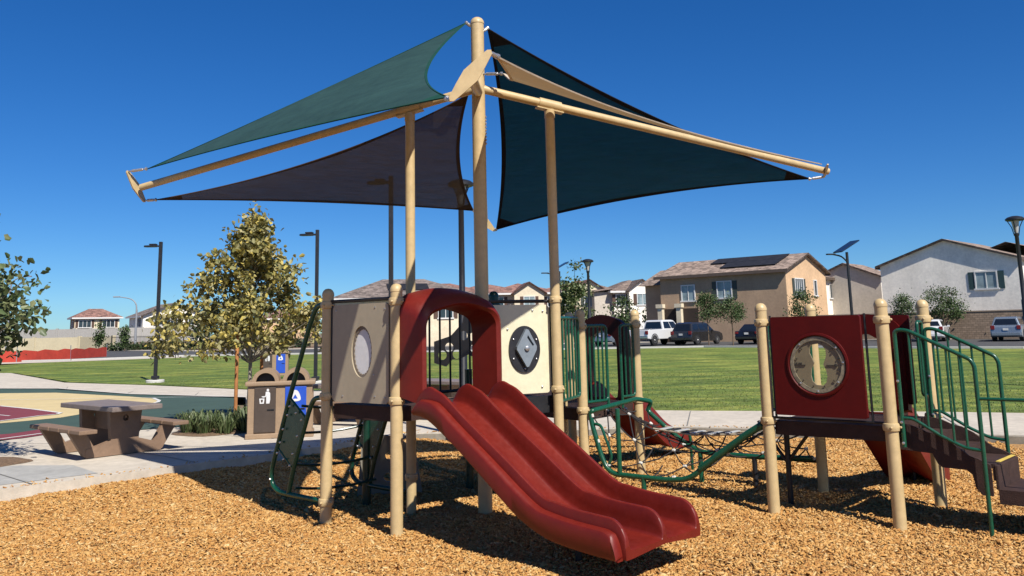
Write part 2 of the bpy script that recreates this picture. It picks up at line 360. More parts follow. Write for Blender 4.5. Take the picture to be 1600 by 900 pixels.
# concrete ramp on the right of the chips
sheet('path_north', [(-26.72, 44.96), (-25.99, 44.67), (-18.13, 34.94), (-13.57, 32.06), (-8.86, 28.53), (-4, 26.4), (.5, 22.4), (-.5, 20.4), (-4.0, 24.0), (-7.87, 25.35), (-12.31, 27.72), (-16.5, 31.3), (-22, 33), (-30, 35.2), (-34, 42)], .004, CONC).name = 'footpath'
BK = M('weathered_kerb_concrete', (.27, .24, .19), .95, wear=.25, var=.2, vs=2)
bk_ = MB()
for a, b in zip(PIT[5:8], PIT[6:9]):
    a = Vector((*a, .03)); b = Vector((*b, .03)); d = (b-a); n_ = Vector((d.y, -d.x, 0)).normalized(); bk_.box((a+b)/2+n_*.03, (d.length+.03, .07, .27), (d.normalized(), n_, d.normalized().cross(n_)))
bk_.build('play_area_kerb', BK, kind='structure')
jt = MB()
JT = M('concrete_joint', (.22, .21, .19), .9)
def joint(a, b, w=.02, z=.188):
    a = Vector((a[0], a[1], z)); b = Vector((b[0], b[1], z)); d = (b-a).normalized(); n_ = Vector((-d.y, d.x, 0))*w/2
    jt.add([a-n_, b-n_, b+n_, a+n_], [(0, 1, 2, 3)])
for a, b in [((-6.2, 11.3), (-9.5, 14.4)), ((-4.72, 12.9), (-7.6, 15.6)), ((-3.0, 14.8), (-5.4, 16.2)), ((-1.3, 16.0), (-1.9, 20.6)), ((1.0, 16.05), (.8, 19.7)), ((3.1, 16.05), (3.7, 18.7)), ((5.2, 15.15), (6.1, 18.2)), ((7.3, 14.25), (8.3, 17.4)), ((9.5, 13.1), (10.6, 16.3)), ((-9.4, 15.9), (-3.6, 14.2)), ((-12.5, 28.0), (-13.4, 31.6)), ((-9.8, 26.6), (-10.6, 29.6)), ((-16, 31.0), (-17.6, 34.2))]: joint(a, b, z=.19 if a[1] < 22 else hg(a[1])+.012)
jt.build('sidewalk_joints', JT, kind='structure')
# lower concrete strip beyond the chips on the right
rb = MB(); rb.boxz(7.6, 14, 12.1, 12.9, -.1, .06); 

# lawn
def lawn_mat():
    m = M('mown_grass', (.135, .195, .050), .9, var=.25, vs=.5, spec=.2, bump=.9, bs=30, detail=10, stretch=(1, 1.6, 1)); nt = m.node_tree; n = nt.nodes; l = nt.links
    b = n['Principled BSDF']; src = b.inputs['Base Color'].links[0].from_socket
    nf = n.new('ShaderNodeTexNoise'); nf.inputs['Scale'].default_value = 7; nf.inputs['Detail'].default_value = 8; nf.inputs['Roughness'].default_value = .75; tq = n.new('ShaderNodeTexCoord'); mq = n.new('ShaderNodeMapping'); mq.inputs['Scale'].default_value = (1, .45, 1); l.new(tq.outputs['Object'], mq.inputs[0]); l.new(mq.outputs[0], nf.inputs[0])
    fr_ = n.new('ShaderNodeMapRange'); fr_.inputs[1].default_value = .3; fr_.inputs[2].default_value = .7; fr_.inputs[3].default_value = .5; fr_.inputs[4].default_value = 1.5; l.new(nf.outputs[0], fr_.inputs[0])
    fm = n.new('ShaderNodeMix'); fm.data_type = 'RGBA'; fm.blend_type = 'MULTIPLY'; fm.inputs[0].default_value = 1; l.new(src, fm.inputs[6]); l.new(fr_.outputs[0], fm.inputs[7]); src = fm.outputs[2]
    tc = n.new('ShaderNodeTexCoord'); mp = n.new('ShaderNodeMapping'); mp.inputs['Scale'].default_value = (.22, .8, 1); mp.inputs['Rotation'].default_value = (0, 0, R(6))
    nz = n.new('ShaderNodeTexNoise'); nz.inputs['Scale'].default_value = 1.6; nz.inputs['Detail'].default_value = 7; l.new(tc.outputs['Object'], mp.inputs[0]); l.new(mp.outputs[0], nz.inputs[0])
    rp = n.new('ShaderNodeValToRGB'); e = rp.color_ramp.elements; e[0].position = .36; e[0].color = (.38, .40, .34, 1); e[1].position = .70; e[1].color = (1.15, .80, .70, 1); q = e.new(.52); q.color = (.62, .56, .42, 1)
    l.new(nz.outputs[0], rp.inputs[0])
    mx = n.new('ShaderNodeMix'); mx.data_type = 'RGBA'; mx.blend_type = 'MULTIPLY'; mx.inputs[0].default_value = 1
    sc = n.new('ShaderNodeMix'); sc.data_type = 'RGBA'; sc.blend_type = 'MULTIPLY'; sc.inputs[0].default_value = 1; sc.inputs[7].default_value = (2, 2, 2, 1)
    l.new(src, mx.inputs[6]); l.new(rp.outputs[0], mx.inputs[7]); l.new(mx.outputs[2], sc.inputs[6]); l.new(sc.outputs[2], b.inputs['Base Color'])
    return m
LAWN = lawn_mat()
sheet('lawn', [(.5, 22.4), (-.5, 20.4), (4.0, 18.8), (8.2, 17.6), (13.5, 15.4), (34, 8), (60, 30), (26.86, 45.87), (23.41, 48.52), (12.93, 59.51), (-25.43, 66), (-32, 62), (-33.4, 56), (-26.9, 45.2), (-26.0, 44.9), (-18.0, 35.1), (-13.4, 32.2), (-8.7, 28.7), (-4, 26.5)], .012, LAWN, skirt=.1)
sheet('left_lawn', [(-27.2, 45.2), (-33.8, 56), (-60, 52), (-60, 38), (-34, 42.2)], .012, LAWN, skirt=.1)
def blades(N=36000):
    LP = [(.5, 22.4), (-.5, 20.4), (4.0, 18.8), (8.2, 17.6), (13.5, 15.4), (20, 13), (26, 30), (-16, 38), (-18.0, 35.1), (-13.4, 32.2), (-8.7, 28.7), (-4, 26.5)]
    x = nrg.uniform(-15, 16, N*3); y = 15.4+nrg.random(N*3)**2.2*19; m = np.array([inside(a, b, LP) for a, b in zip(x, y)]); x = x[m][:N]; y = y[m][:N]; n = len(x)
    z = np.array([hg(b) for b in y])+.008; h = nrg.uniform(.02, .045, n); a = nrg.uniform(0, 6.283, n); w = nrg.uniform(.006, .013, n); l1 = nrg.normal(0, .025, n); l2 = nrg.normal(0, .025, n)
    v = np.stack([np.stack([x-w*np.cos(a), y-w*np.sin(a), z], 1), np.stack([x+w*np.cos(a), y+w*np.sin(a), z], 1), np.stack([x+l1, y+l2, z+h], 1)], 1).reshape(-1, 3)
    me = bpy.data.meshes.new('grass_blades'); me.vertices.add(len(v)); me.vertices.foreach_set('co', v.astype(np.float32).ravel()); me.loops.add(n*3); me.loops.foreach_set('vertex_index', np.arange(n*3, dtype=np.int32)); me.polygons.add(n); me.polygons.foreach_set('loop_start', np.arange(n, dtype=np.int32)*3); me.update(calc_edges=True)
    me.materials.append(M('grass_blade', (.10, .16, .04), .6, island=[(.10, .15, .035), (.17, .22, .06), (.27, .28, .11), (.13, .18, .045)], trans=.25))
    o = bpy.data.objects.new('grass_blades', me); COL.objects.link(o); tag(o, 'short green grass along the near edge of the lawn', 'grass', kind='stuff')
blades()
KERB = M('pale_kerb', (.62, .60, .55), .9, var=.06)
kb = MB()
for pts in ([(60, 30.2), (26.9, 46.1), (23.5, 48.7), (13.0, 59.7), (-25.4, 66.3), (-32, 62.4), (-60, 60.5)],):
    for a, b in zip(pts[:-1], pts[1:]):
        a = Vector((*a, hg(a[1])+.04)); b = Vector((*b, hg(b[1])+.04)); d = (b-a); n_ = Vector((-d.y, d.x, 0)).normalized(); c = (a+b)/2
        kb.box(c, (d.length, .3, .16), (d.normalized(), n_, d.normalized().cross(n_)))
kb.build('kerb', KERB, kind='structure')
sheet('road', [(60, 30.4), (26.95, 46.3), (23.6, 48.9), (13.1, 60.0), (-25.3, 66.6), (-32, 62.7), (-60, 60.8), (-90, 100), (-48.5, 105), (-33, 88.5), (18.7, 79), (30.6, 66.3), (70, 50)], .0, ASPH)
sheet('far_sidewalk', [(18.7, 79), (30.6, 66.3), (70, 50), (74, 54), (32.4, 68.6), (19.6, 81.5), (-33, 91), (-48.5, 107.4), (-48.5, 105), (-33, 88.5)], .05, CONC, skirt=.2)
sheet('planting_strip', [(19.6, 81.5), (32.4, 68.6), (74, 54), (90, 80), (40, 100), (-33, 120), (-48, 108), (-33, 91)], .02, M('bark_mulch', (.16, .10, .06), .95, var=.4, vs=1.2))
sheet('far_footpath', [(-32, 62), (-25.43, 66), (-24, 63.6), (-36, 57.5), (-60, 57), (-60, 60.4)], .02, CONC)

# painted court
CG = M('green_court_coating', (.045, .085, .062), .85, var=.12, vs=1.3, detail=8)
CC = M('cream_court_coating', (.66, .52, .26), .85, var=.06, vs=1.3)
CM = M('maroon_court_coating', (.21, .035, .045), .85, var=.1, vs=1.3)
CL = M('white_court_line', (.72, .70, .66), .85, var=.08, vs=4)
sheet('sport_court', [(-6.5, 17.9), (-6.45, 20), (-8.1, 25.2), (-12.31, 27.6), (-16.6, 31.1), (-22, 32.8), (-40, 36), (-44, 16), (-24, 18.05), (-14, 17.25), (-9.5, 16.15), (-9.15, 17.45), (-8.3, 17.05), (-6.9, 18)], .006, CG)
def curve2(pts, k=6): return [(q.x, q.y) for q in smoothpath([Vector((a, b, 0)) for a, b in pts], k, True)]
sheet('cream_court_paint', [(-40, 31), (-26, 31.5), (-17.42, 29.4), (-15.38, 29.09), (-11.82, 26.63), (-10.68, 25.67), (-10.15, 24.8), (-9.95, 24.2), (-9.99, 23.5), (-10.6, 21.37), (-10.7, 20.54), (-11.52, 19.52), (-13.2, 18.9), (-40, 17.5)], .010, CC)
sheet('maroon_court_paint', [(-40, 28), (-20, 26.6), (-14.32, 24.2), (-12.73, 22.95), (-11.3, 21.68), (-11.2, 21.3), (-11.47, 20.98), (-11.79, 19.97), (-13, 19.3), (-40, 18)], .014, CM)
sheet('maroon_court_patch', [(-10.6, 16.9), (-9.98, 17.3), (-9.75, 18.1), (-9.5, 17.55), (-9.15, 17.55), (-9.1, 17.2), (-9.3, 16.5), (-9.6, 16.2)], .012, CM)
ln = MB()
def line(pts, w, dz):
    P = [Vector((a, b, 0)) for a, b in pts]
    for a, b in zip(P[:-1], P[1:]):
        d = (b-a).normalized(); n_ = Vector((-d.y, d.x, 0))*w/2
        q = [a-n_-d*w*.3, b-n_+d*w*.3, b+n_+d*w*.3, a+n_-d*w*.3]
        k = max(1, int((b-a).length/3))
        for i in range(k):
            t0, t1 = i/k, (i+1)/k; qq = [q[0].lerp(q[1], t0), q[0].lerp(q[1], t1), q[3].lerp(q[2], t1), q[3].lerp(q[2], t0)]
            ln.add([(v.x, v.y, hg(v.y)+dz) for v in qq], [(0, 1, 2, 3)])
line([(-40, 28), (-20, 26.6), (-14.32, 24.2), (-12.73, 22.95), (-11.3, 21.68)], .09, .018)
line([(-11.3, 21.68), (-11.2, 21.3), (-11.47, 20.98), (-11.79, 19.97), (-13, 19.3), (-40, 18)], .09, .022)
line([(-20, 24.6), (-14, 22.4), (-12.3, 21.2)], .06, .018)
line([(-10.68, 25.67), (-10.15, 24.8), (-9.95, 24.2), (-9.99, 23.5), (-10.2, 22.6)], .10, .018)
line([(-40, 28.6), (-24, 27.9), (-15.0, 26.2), (-8.3, 25.6)], .05, .026)
line([(-44, 16.5), (-24, 18.3), (-14, 17.6), (-9.7, 16.3), (-9.2, 17.5)], .08, .016)
line([(-22, 33), (-16.5, 31.3), (-12.3, 27.72), (-7.9, 25.4)], .07, .022)
ln.build('court_lines', CL, kind='structure')

# ------------------------------------------------------------ play structure geometry
A_ = Vector((-2.08, 9.58, 0)); B_ = Vector((-1.22, 8.87, 0)); Mx = Vector((-.37, 9.75, 0)); C_ = Vector((.475, 10.12, 0)); P1 = Vector((-1.21, 10.05, 0))
H_ = Vector((.84, 11.15, 0)); I_ = Vector((1.70, 12.25, 0)); D_ = Vector((2.75, 9.63, 0)); E_ = Vector((3.73, 8.78, 0)); F_ = Vector((3.63, 10.59, 0)); G_ = Vector((4.56, 9.64, 0))
UU = Vector((.72, -.695, 0)).normalized(); VV = Vector((.695, .72, 0)).normalized(); ZZ = Vector((0, 0, 1))
def post(root, at, h, rad=.0635, rings=(), cap=True, z0=-.15, label=None, mat=None):
    m = MB(); pr = [(rad, z0), (rad, h-.05)]
    if cap: pr += [(rad*1.06, h-.049), (rad*1.06, h-.03), (rad*1.0, h-.012), (rad*.8, h+.012), (rad*.5, h+.028), (rad*.1, h+.034)]
    m.lathe(at, pr, 24); o = m.build('post', mat or TAN, root, label)
    for z in rings:
        k = MB(); k.lathe(V2(at, z), [(rad*1.01, -.04), (rad*1.22, -.034), (rad*1.3, -.012), (rad*1.3, .012), (rad*1.22, .034), (rad*1.01, .04)], 24)
        for a in (1.9, 4.3, 5.6):
            dv = Vector((math.cos(a), math.sin(a), 0)); k.lathe(V2(at, z)+dv*rad*1.22, [(.012, 0), (.012, .018), (.006, .024)], 8, axis=dv)
        k.build('clamp_ring', mat or TAN, o)
    return o
def rail_panel(root, a, b, z0, z1, n, mat, rad=.017, inset=.12, name='guard_rail', frame=True):
    """barrier of vertical bars between two points"""
    a = Vector(a); b = Vector(b); d = (b-a).normalized(); a2 = a+d*inset; b2 = b-d*inset; m = MB()
    m.tube(fillet([V2(a2, z0+.02), V2(a2, z1), V2(b2, z1), V2(b2, z0), V2(a2, z0), V2(a2, z0+.04)], .07), rad*1.15, 10)
    for i in range(1, n+1):
        q = a2.lerp(b2, i/(n+1)); m.tube([V2(q, z0), V2(q, z1)], rad*.75, 8)
    return m.build(name, mat, root)
def deck(root, pts, z, th=.055, mat=DECK, name='deck'):
    m = MB(); c = sum((Vector(q) for q in pts), Vector())/len(pts); P = [V2(Vector(q)+(c-Vector(q)).normalized()*.09, z) for q in pts]; n = len(P)
    vs = [q for q in P]+[q-ZZ*th for q in P]; m.add(vs, [tuple(range(n)), tuple(range(2*n-1, n-1, -1))]+[(i, i+n, (i+1) % n+n, (i+1) % n) for i in range(n)])
    dk = m.build(name, mat, root); m = MB()
    for i in range(n):    # fascia channel
        a, b = P[i], P[(i+1) % n]; d = (b-a); nn = d.cross(ZZ).normalized()
        m.box((a+b)/2-ZZ*.075+nn*.012, (d.length-.02, .02, .15), (d.normalized(), nn, ZZ))
    m.build('fascia', DECK, dk); return dk

def perforated(name):
    m = M(name, (.055, .030, .024), .7, var=.2, vs=10, spec=.25); nt = m.node_tree; n = nt.nodes; l = nt.links
    tc = n.new('ShaderNodeTexCoord'); mp = n.new('ShaderNodeMapping'); mp.inputs['Scale'].default_value = (36, 36, 0); l.new(tc.outputs['Object'], mp.inputs[0])
    vo = n.new('ShaderNodeTexVoronoi'); vo.inputs['Scale'].default_value = 1; vo.inputs['Randomness'].default_value = 0; l.new(mp.outputs[0], vo.inputs[0])
    lt = n.new('ShaderNodeMath'); lt.operation = 'LESS_THAN'; lt.inputs[1].default_value = .30; l.new(vo.outputs['Distance'], lt.inputs[0])
    tr = n.new('ShaderNodeBsdfTransparent'); ms = n.new('ShaderNodeMixShader'); l.new(lt.outputs[0], ms.inputs[0]); l.new(n['Principled BSDF'].outputs[0], ms.inputs[1]); l.new(tr.outputs[0], ms.inputs[2]); l.new(ms.outputs[0], n['Material Output'].inputs[0])
    return m
PERF = perforated('perforated_deck_sheet')
# ============ tower one (left) ============
T1 = empty('play_structure', (B_.x, B_.y, 0), 'tall play tower with taupe and cream panels and the double red slide', 'play structure')
post(T1, A_, 2.46, rings=(2.31, 1.32, .21)); post(T1, B_, 2.46, rings=(2.31, 1.31))
post(T1, H_, 2.2, rings=(2.02, .96)); post(T1, I_, 2.2, rings=(2.02, .98)); 
Q1 = Vector((-.27, 11.15, 0)); Q2 = Vector((.62, 11.75, 0)); H2 = Vector((.10, 12.1, 0)); I2 = Vector((.82, 13.1, 0))
post(T1, Q1, 2.46, rings=(2.31, 1.3), mat=SHGREEN); post(T1, Q2, 1.1, rings=()); post(T1, H2, 2.2, rings=(2.02,)); post(T1, I2, 2.2, rings=(2.02,))
deck(T1, [A_, B_, Mx, P1], 1.24); deck(T1, [Mx, C_, Q2, Q1, P1], 1.20); deck(T1, [H_, I_, I2, H2], .97, mat=PERF)
st = MB(); st.boxz(-.1, .1, -.1, .1, 0, .1)
# taupe panel between A and B
def flat_panel(root, a, b, t0, t1, z0, z1, mat, th=.025, rad=.06, off=-.01, holes=(), name='panel', label=None):
    a = Vector(a); d = (Vector(b)-a).normalized(); m = MB(); m.plate(a, d, ZZ, rrect(t0, t1, z0, z1, rad), th, holes, off=off-th/2+.01); return m.build(name, mat, root, label), a, d
fp, pa, pd = flat_panel(T1, A_, B_, .10, 1.01, 1.27, 2.305, TAUPE, label='taupe panel with an oval white mirror', holes=[circ(.585, 1.80, .165, 40, .27)])
nrm = pd.cross(ZZ)
k = MB(); k.plate(pa, pd, ZZ, circ(.585, 1.80, .175, 40, .28), .008, off=-.026); k.build('mirror_sheet', WHITE, fp)
k = MB(); oo = []
for i in range(96):
    a = 2*math.pi*i/96; w = .93+.035*math.sin(24*a); oo.append((.585+.165*math.cos(a), 1.80+.27*math.sin(a)))
ih = [(.585+.138*math.cos(2*math.pi*i/96)*(1+.03*math.sin(26*2*math.pi*i/96)), 1.80+.238*math.sin(2*math.pi*i/96)*(1+.03*math.sin(26*2*math.pi*i/96))) for i in range(96)]
k.plate(pa, pd, ZZ, oo, .010, [ih], off=-.014); k.build('scalloped_ring', M('brown_ring', (.20, .16, .12), .5), fp)
bolts([(pa+pd*a+ZZ*b+nrm*.006, nrm) for a, b in ((.16, 2.24), (.80, 2.26), (.95, 2.24), (.28, 1.33), (.80, 1.34), (.95, 1.33), (.78, 1.56))], STEEL, fp)
k = MB(); k.tube([V2(A_+pd*.05, 2.345), V2(A_+pd*1.06, 2.345)], .02, 8); 
for t in (.075, 1.045): k.tube([V2(A_+pd*t, 1.22), V2(A_+pd*t, 2.34)], .014, 8)
k.build('panel_frame', BLACK, T1)
# cream panel between mast and C
fp, pa, pd = flat_panel(T1, Mx, C_, .03, .84, 1.27, 2.275, CREAM, label='cream panel with a black oval and grey diamond knob')
nrm = pd.cross(ZZ)
k = MB(); k.plate(pa, pd, ZZ, circ(.505, 1.77, .195, 40, .265), .02, off=.012); ov = k.build('black_oval', BLKPL, fp)
k = MB(); dm = [(.505, 2.00), (.535, 1.99), (.635, 1.80), (.63, 1.76), (.53, 1.575), (.505, 1.57), (.385, 1.77), (.39, 1.80)]
k.plate(pa, pd, ZZ, dm, .05, [[(.525, 1.93), (.60, 1.82), (.585, 1.80), (.515, 1.90)]], off=.035); k.build('diamond_knob', GREYPL, ov)
bolts([(pa+pd*.508+ZZ*1.78+nrm*.09, nrm)], STEEL, ov, .03, .02)
bolts([(pa+pd*(.505+.165*math.cos(a*math.pi/3+.5))+ZZ*(1.77+.22*math.sin(a*math.pi/3+.5))+nrm*.034, nrm) for a in range(6)], STEEL, ov)
bolts([(pa+pd*a+ZZ*b+nrm*.017, nrm) for a, b in ((.12, 2.21), (.62, 2.21), (.72, 1.34), (.75, 2.2), (.30, 2.0))], STEEL, fp)
k = MB(); k.tube([V2(Mx+pd*.02, 2.315), V2(C_-pd*.03, 2.315)], .02, 8); k.tube([V2(Mx+pd*.86, 1.2), V2(Mx+pd*.86, 2.31)], .014, 8); k.build('panel_frame', BLACK, T1)
k = MB(); k.box(Mx+pd*.46+ZZ*1.14+nrm*-.02, (.84, .03, .19), (pd, nrm, ZZ)); fa = k.build('fascia_board', BLACK, T1)
k = MB()   # worn, unreadable lettering on the fascia
for i, (x0, sl) in enumerate(((.40, 0), (.43, .01), (.455, -.01), (.48, 0), (.505, .012), (.53, -.008), (.55, .01))):
    k.box(Mx+pd*x0+ZZ*(1.165)+nrm*.002, (.008, .01, .055), (pd+ZZ*sl*8, nrm, ZZ-pd*sl*8)); 
    if i % 2: k.box(Mx+pd*(x0+.008)+ZZ*(1.18-.02*(i % 3))+nrm*.002, (.018, .01, .008), (pd, nrm, ZZ))
k.build('worn_lettering', M('dull_gold_letters', (.20, .16, .10), .6), fa)
# slide hood
m0 = Vector((-.795, 9.31, 0))
def SP(s, v, z): return m0+UU*s+VV*v+ZZ*z
def hood(root, SPf, w0, w1, z0, zt, depth, mat, ow=.07, label=None, arch=.06):
    m = MB(); N = 22
    def arc(hw, top, base, rr):
        pts = [(-hw, base), (-hw, (base+top)/2)]
        for i in range(11): a = R(180-78*i/10); pts.append((-hw+rr+rr*math.cos(a), top-rr*.9-arch+rr*.9*math.sin(a)))
        x0_, y0_ = pts[-1]
        for i in range(1, 9): f = i/8; pts.append((x0_*(1-f), y0_+(top-y0_)*math.sin(f*math.pi/2)))
        return pts+[(-x, y) for x, y in pts[-2::-1]]
    cxv = (w0+w1)/2; hw = (w1-w0)/2
    loops = [(0.0, hw, zt+.20, z0-.05), (.10, hw+.0, zt+.19, z0-.06), (depth*.75, hw-.02, zt+.13, z0-.1), (depth, hw-.05, zt+.06, z0-.1), (depth+.02, hw-.085, zt+.025, z0-.1), (depth-.01, hw-.115, zt, z0-.1), (.02, hw-.15, zt-.03, z0-.1), (0, hw-.15, zt-.03, z0-.05)]
    rings = [[SPf(s, cxv+x, y) for x, y in arc(h_, t_, b_, .22 if i < 4 else .19)] for i, (s, h_, t_, b_) in enumerate(loops)]
    n = len(rings[0]); vs = [q for r_ in rings for q in r_]
    fs = [(i*n+j, i*n+j+1, (i+1)*n+j+1, (i+1)*n+j) for i in range(len(rings)-1) for j in range(n-1)]
    fs += [((len(rings)-1)*n+j, (len(rings)-1)*n+j+1, j+1, j) for j in range(n-1)]
    fs += [tuple(i*n for i in range(len(rings))), tuple(i*n+n-1 for i in range(len(rings)))[::-1]]
    m.add(vs, fs, 0, True); o = m.build('slide_hood', mat, root, label)
    return o
hood(T1, SP, -.62, .60, 1.40, 2.26, .36, RED)
# double slide
prof_bed = [(.28, 1.27), (.45, 1.26), (.62, 1.20), (1.0, .975), (1.5, .64), (1.69, .515), (1.85, .435), (2.0, .38), (2.16, .345), (2.46, .315), (2.74, .30), (2.824, .285)]
prof_top = [(.30, 1.32), (.38, 1.41), (.49, 1.455), (.60, 1.42), (.72, 1.37), (1.0, 1.18), (1.52, .86), (1.93, .60), (2.1, .56), (2.34, .53), (2.60, .515), (2.68, .508), (2.735, .485), (2.775, .45), (2.805, .40), (2.818, .36), (2.822, .32), (2.824, .287)]
def smp(pr, s):
    for (a, za), (b, zb) in zip(pr[:-1], pr[1:]):
        if a <= s <= b: return za+(zb-za)*(s-a)/(b-a) if b > a else za
    return pr[0][1] if s < pr[0][0] else pr[-1][1]
def crs(pr, k=5):
    q = smoothpath([Vector((a, 0, b)) for a, b in pr], k); return [(v.x, v.z) for v in q]
BED = crs(prof_bed); TOP = crs(prof_top)
def slide(root, SPf, ridges, mat, flange=None, bed=BED, top=TOP, s0=.30, s1=2.822, drop=.065, name='slide', label=None):
    """section across v: ridges are rounded walls, the bed is between them; swept along s"""
    ss = sorted(set([s0+(s1-s0)*(i/60) for i in range(58)]+[s0+(s1-s0)*q for q in (.003, .007, .012, .02, .03, .945, .95, .955, .96, .965, .97, .975, .98, .984, .988, .991, .994, .996, .998, 1.0)])); sec = []
    def key(s):
        zb = smp(bed, s); zt = max(smp(top, s), zb+.005); h = zt-zb; out = []
        r0, r1 = ridges[0], ridges[-1]; w = .022
        out.append((r0-w*1.2, zb-drop)); out.append((r0-w*1.3, zb+h*.5)); 
        for i, rv in enumerate(ridges):
            for a in (180, 140, 100, 60, 20):
                out.append((rv+w*math.cos(R(a)), zt-w*.6+w*.9*math.sin(R(a)) if h > .04 else zt))
            if i < len(ridges)-1:
                nv = ridges[i+1]; out += [(rv+w*1.25, zb+h*.5), (rv+w*1.5, zb+h*.16), (rv+w*1.9, zb+h*.05), (rv+w*2.6, zb), ((rv+nv)/2, zb-.004), (nv-w*2.6, zb), (nv-w*1.9, zb+h*.05), (nv-w*1.5, zb+h*.16), (nv-w*1.25, zb+h*.5)]
        out.append((r1+w*1.3, zb+h*.5)); out.append((r1+w*1.2, zb-drop)); out.append((r1-.05, zb-drop)); out.append(((r0+r1)/2, zb-drop*.5)); out.append((r0+.05, zb-drop))
        return out
    rings = [[SPf(s, v, z) for v, z in key(s)] for s in ss]; n = len(rings[0]); m = MB()
    vs = [q for r_ in rings for q in r_]
    m.add(vs, [(i*n+j, i*n+(j+1) % n, (i+1)*n+(j+1) % n, (i+1)*n+j) for i in range(len(rings)-1) for j in range(n)], 0, True)
    m.f.append(tuple(range(n))); m.mi.append(0); m.sm.append(False); o_ = (len(rings)-1)*n; m.f.append(tuple(o_+j for j in range(n))[::-1]); m.mi.append(0); m.sm.append(False)
    o = m.build(name, mat, root, label)
    if flange:
        k = MB(); fz = flange; vv = ridges[0]
        ring = []
        for i in range(56):
            s = (.33+(2.72-.33)*i/43) if i < 44 else 2.72+.066*(i-43)/12; zt = smp(top, min(s+.02, 2.8)); zb = smp(bed, s); lo = zb-drop-.015
            ft = lo+(min(zt, 1.40)-lo)*.72
            if s < .45: ft = lo+(ft-lo)*math.sqrt(max(0.05, (s-.30)/.15))
            if s > 2.72: ft = lo+(ft-lo)*math.sqrt(max(0.02, 1-((s-2.72)/.068)**2))
            ring.append([SPf(s, vv-.01, ft), SPf(s, vv-.07, ft+.008), SPf(s, vv-.10, ft-.006), SPf(s, vv-.112, ft-.03), SPf(s, vv-.105, lo+.02), SPf(s, vv-.09, lo), SPf(s, vv-.01, lo)])
        n = 7; k.add([q for r_ in ring for q in r_], [(i*n+j, i*n+(j+1) % n, (i+1)*n+(j+1) % n, (i+1)*n+j) for i in range(55) for j in range(n)], 0, True)
        k.f.append(tuple(range(n))); k.f.append(tuple(55*n+j for j in range(n))[::-1]); k.mi += [0, 0]; k.sm += [False, False]
        k.build('side_flange', mat, o)
    return o
sl = slide(T1, SP, (-.58, -.08, .42), RED, flange=True, name='double_slide', label='wide red double slide with two lanes')
# lane bumps
for s, v in ((2.0, -.2), (1.75, .2)): k = MB(); k.tube([SP(s, v, -.1), SP(s, v, smp(BED, s)-.05)], .03, 10); k.build('slide_leg', BLACK, sl)
# climber on the left of A
cd = Vector((-.77, .64, 0)).normalized()
def CP(t, z, off=0): return A_+cd*t+ZZ*z+(P1-A_).normalized()*off
cl = empty('climber', (0, 0, 0), '', ''); 
for key_ in ('label', 'category'): del cl[key_]
cl.parent = T1; cl.location = (-T1.location.x, -T1.location.y, 0); cl.name = 'arch_climber'
def frame_side(off, mat):
    k = MB()
    k.tube(fillet([CP(.03, 2.33, off), CP(.2, 2.31, off), CP(.32, 2.11, off), CP(.5, 1.69, off), CP(.67, 1.31, off), CP(.87, .79, off), CP(1.0, .46, off), CP(.99, .30, off), CP(.86, .23, off), CP(.61, .22, off), CP(.04, .21, off)], .12, 4), .028, 12)
    k.tube(fillet([CP(.03, 1.31, off), CP(.23, 1.29, off), CP(.31, 1.16, off), CP(.42, .91, off), CP(.59, .5, off), CP(.67, .23, off)], .1, 4), .027, 12)
    k.tube([CP(.66, 1.27, off), CP(.36, 1.06, off)], .017, 8); k.tube([CP(.86, .70, off), CP(.62, .52, off), CP(.60, .44, off)], .015, 8)
    o = k.build('side_frame', mat, cl)
    k = MB(); dr = (P1-A_).normalized()
    m_ = MB(); m_.plate(A_+dr*off, cd, ZZ, [(.65, 1.24), (.36, 1.06), (.42, .91), (.57, .53), (.64, .53), (.86, .70)], .012, off=-.006); m_.build('foot_plate', mat, cl)
    bolts([(CP(t, z, off)-dr*.03, -dr) for t, z in ((.62, 1.19), (.40, 1.05), (.66, 1.09), (.50, 1.12), (.74, .93), (.47, .87), (.79, .78), (.55, .67), (.84, .66), (.60, .54), (.72, .60), (.97, .36))], STEEL, cl, .014, .018)
frame_side(0, GREEN); frame_side(.95, SHGREEN)
for t, z in ((.62, .55), (.80, .90), (.45, 1.20), (.55, .30)):
    k = MB(); k.tube([CP(t, z, 0), CP(t+.05, z-.04, .3), CP(t+.05, z-.04, .65), CP(t, z, .95)], .015, 8, sub=4); k.build('rung', SHGREEN, cl)
k = MB(); k.tube([CP(.72, -.1, .95), CP(.72, 1.14, .95)], .05, 12); k.build('support_post', SHGREEN, cl)
# rear guard rails and perforated climbing wall
rail_panel(T1, P1, Q1, 1.28, 2.28, 6, BLACK, name='guard_rail')
rail_panel(T1, C_, H_, 1.15, 2.12, 5, GREEN, name='guard_rail'); 
rail_panel(T1, H_, H_+VV*.62, 1.05, 2.02, 4, GREEN, name='guard_rail', inset=.09); rail_panel(T1, I_-VV*.42, I_, 1.05, 2.02, 2, GREEN, name='guard_rail', inset=.06)
for q in (H_+VV*.53, I_-VV*.36): k = MB(); k.tube([q+ZZ*.9, q+ZZ*2.0], .02, 8); k.build('entry_pole', GREEN, T1)
WALLM = M('grey_brown_climbing_board', (.26, .235, .185), .6, var=.1)
o_ = Vector((0, 11.55, 0)); hl = [circ(x, z, .055, 16, .062) for x, z in ((-.97, 1.68), (-.78, 1.69), (-.88, 1.78), (-.69, 1.93), (-.55, 2.24), (-.555, 1.91), (-.545, 1.76))]
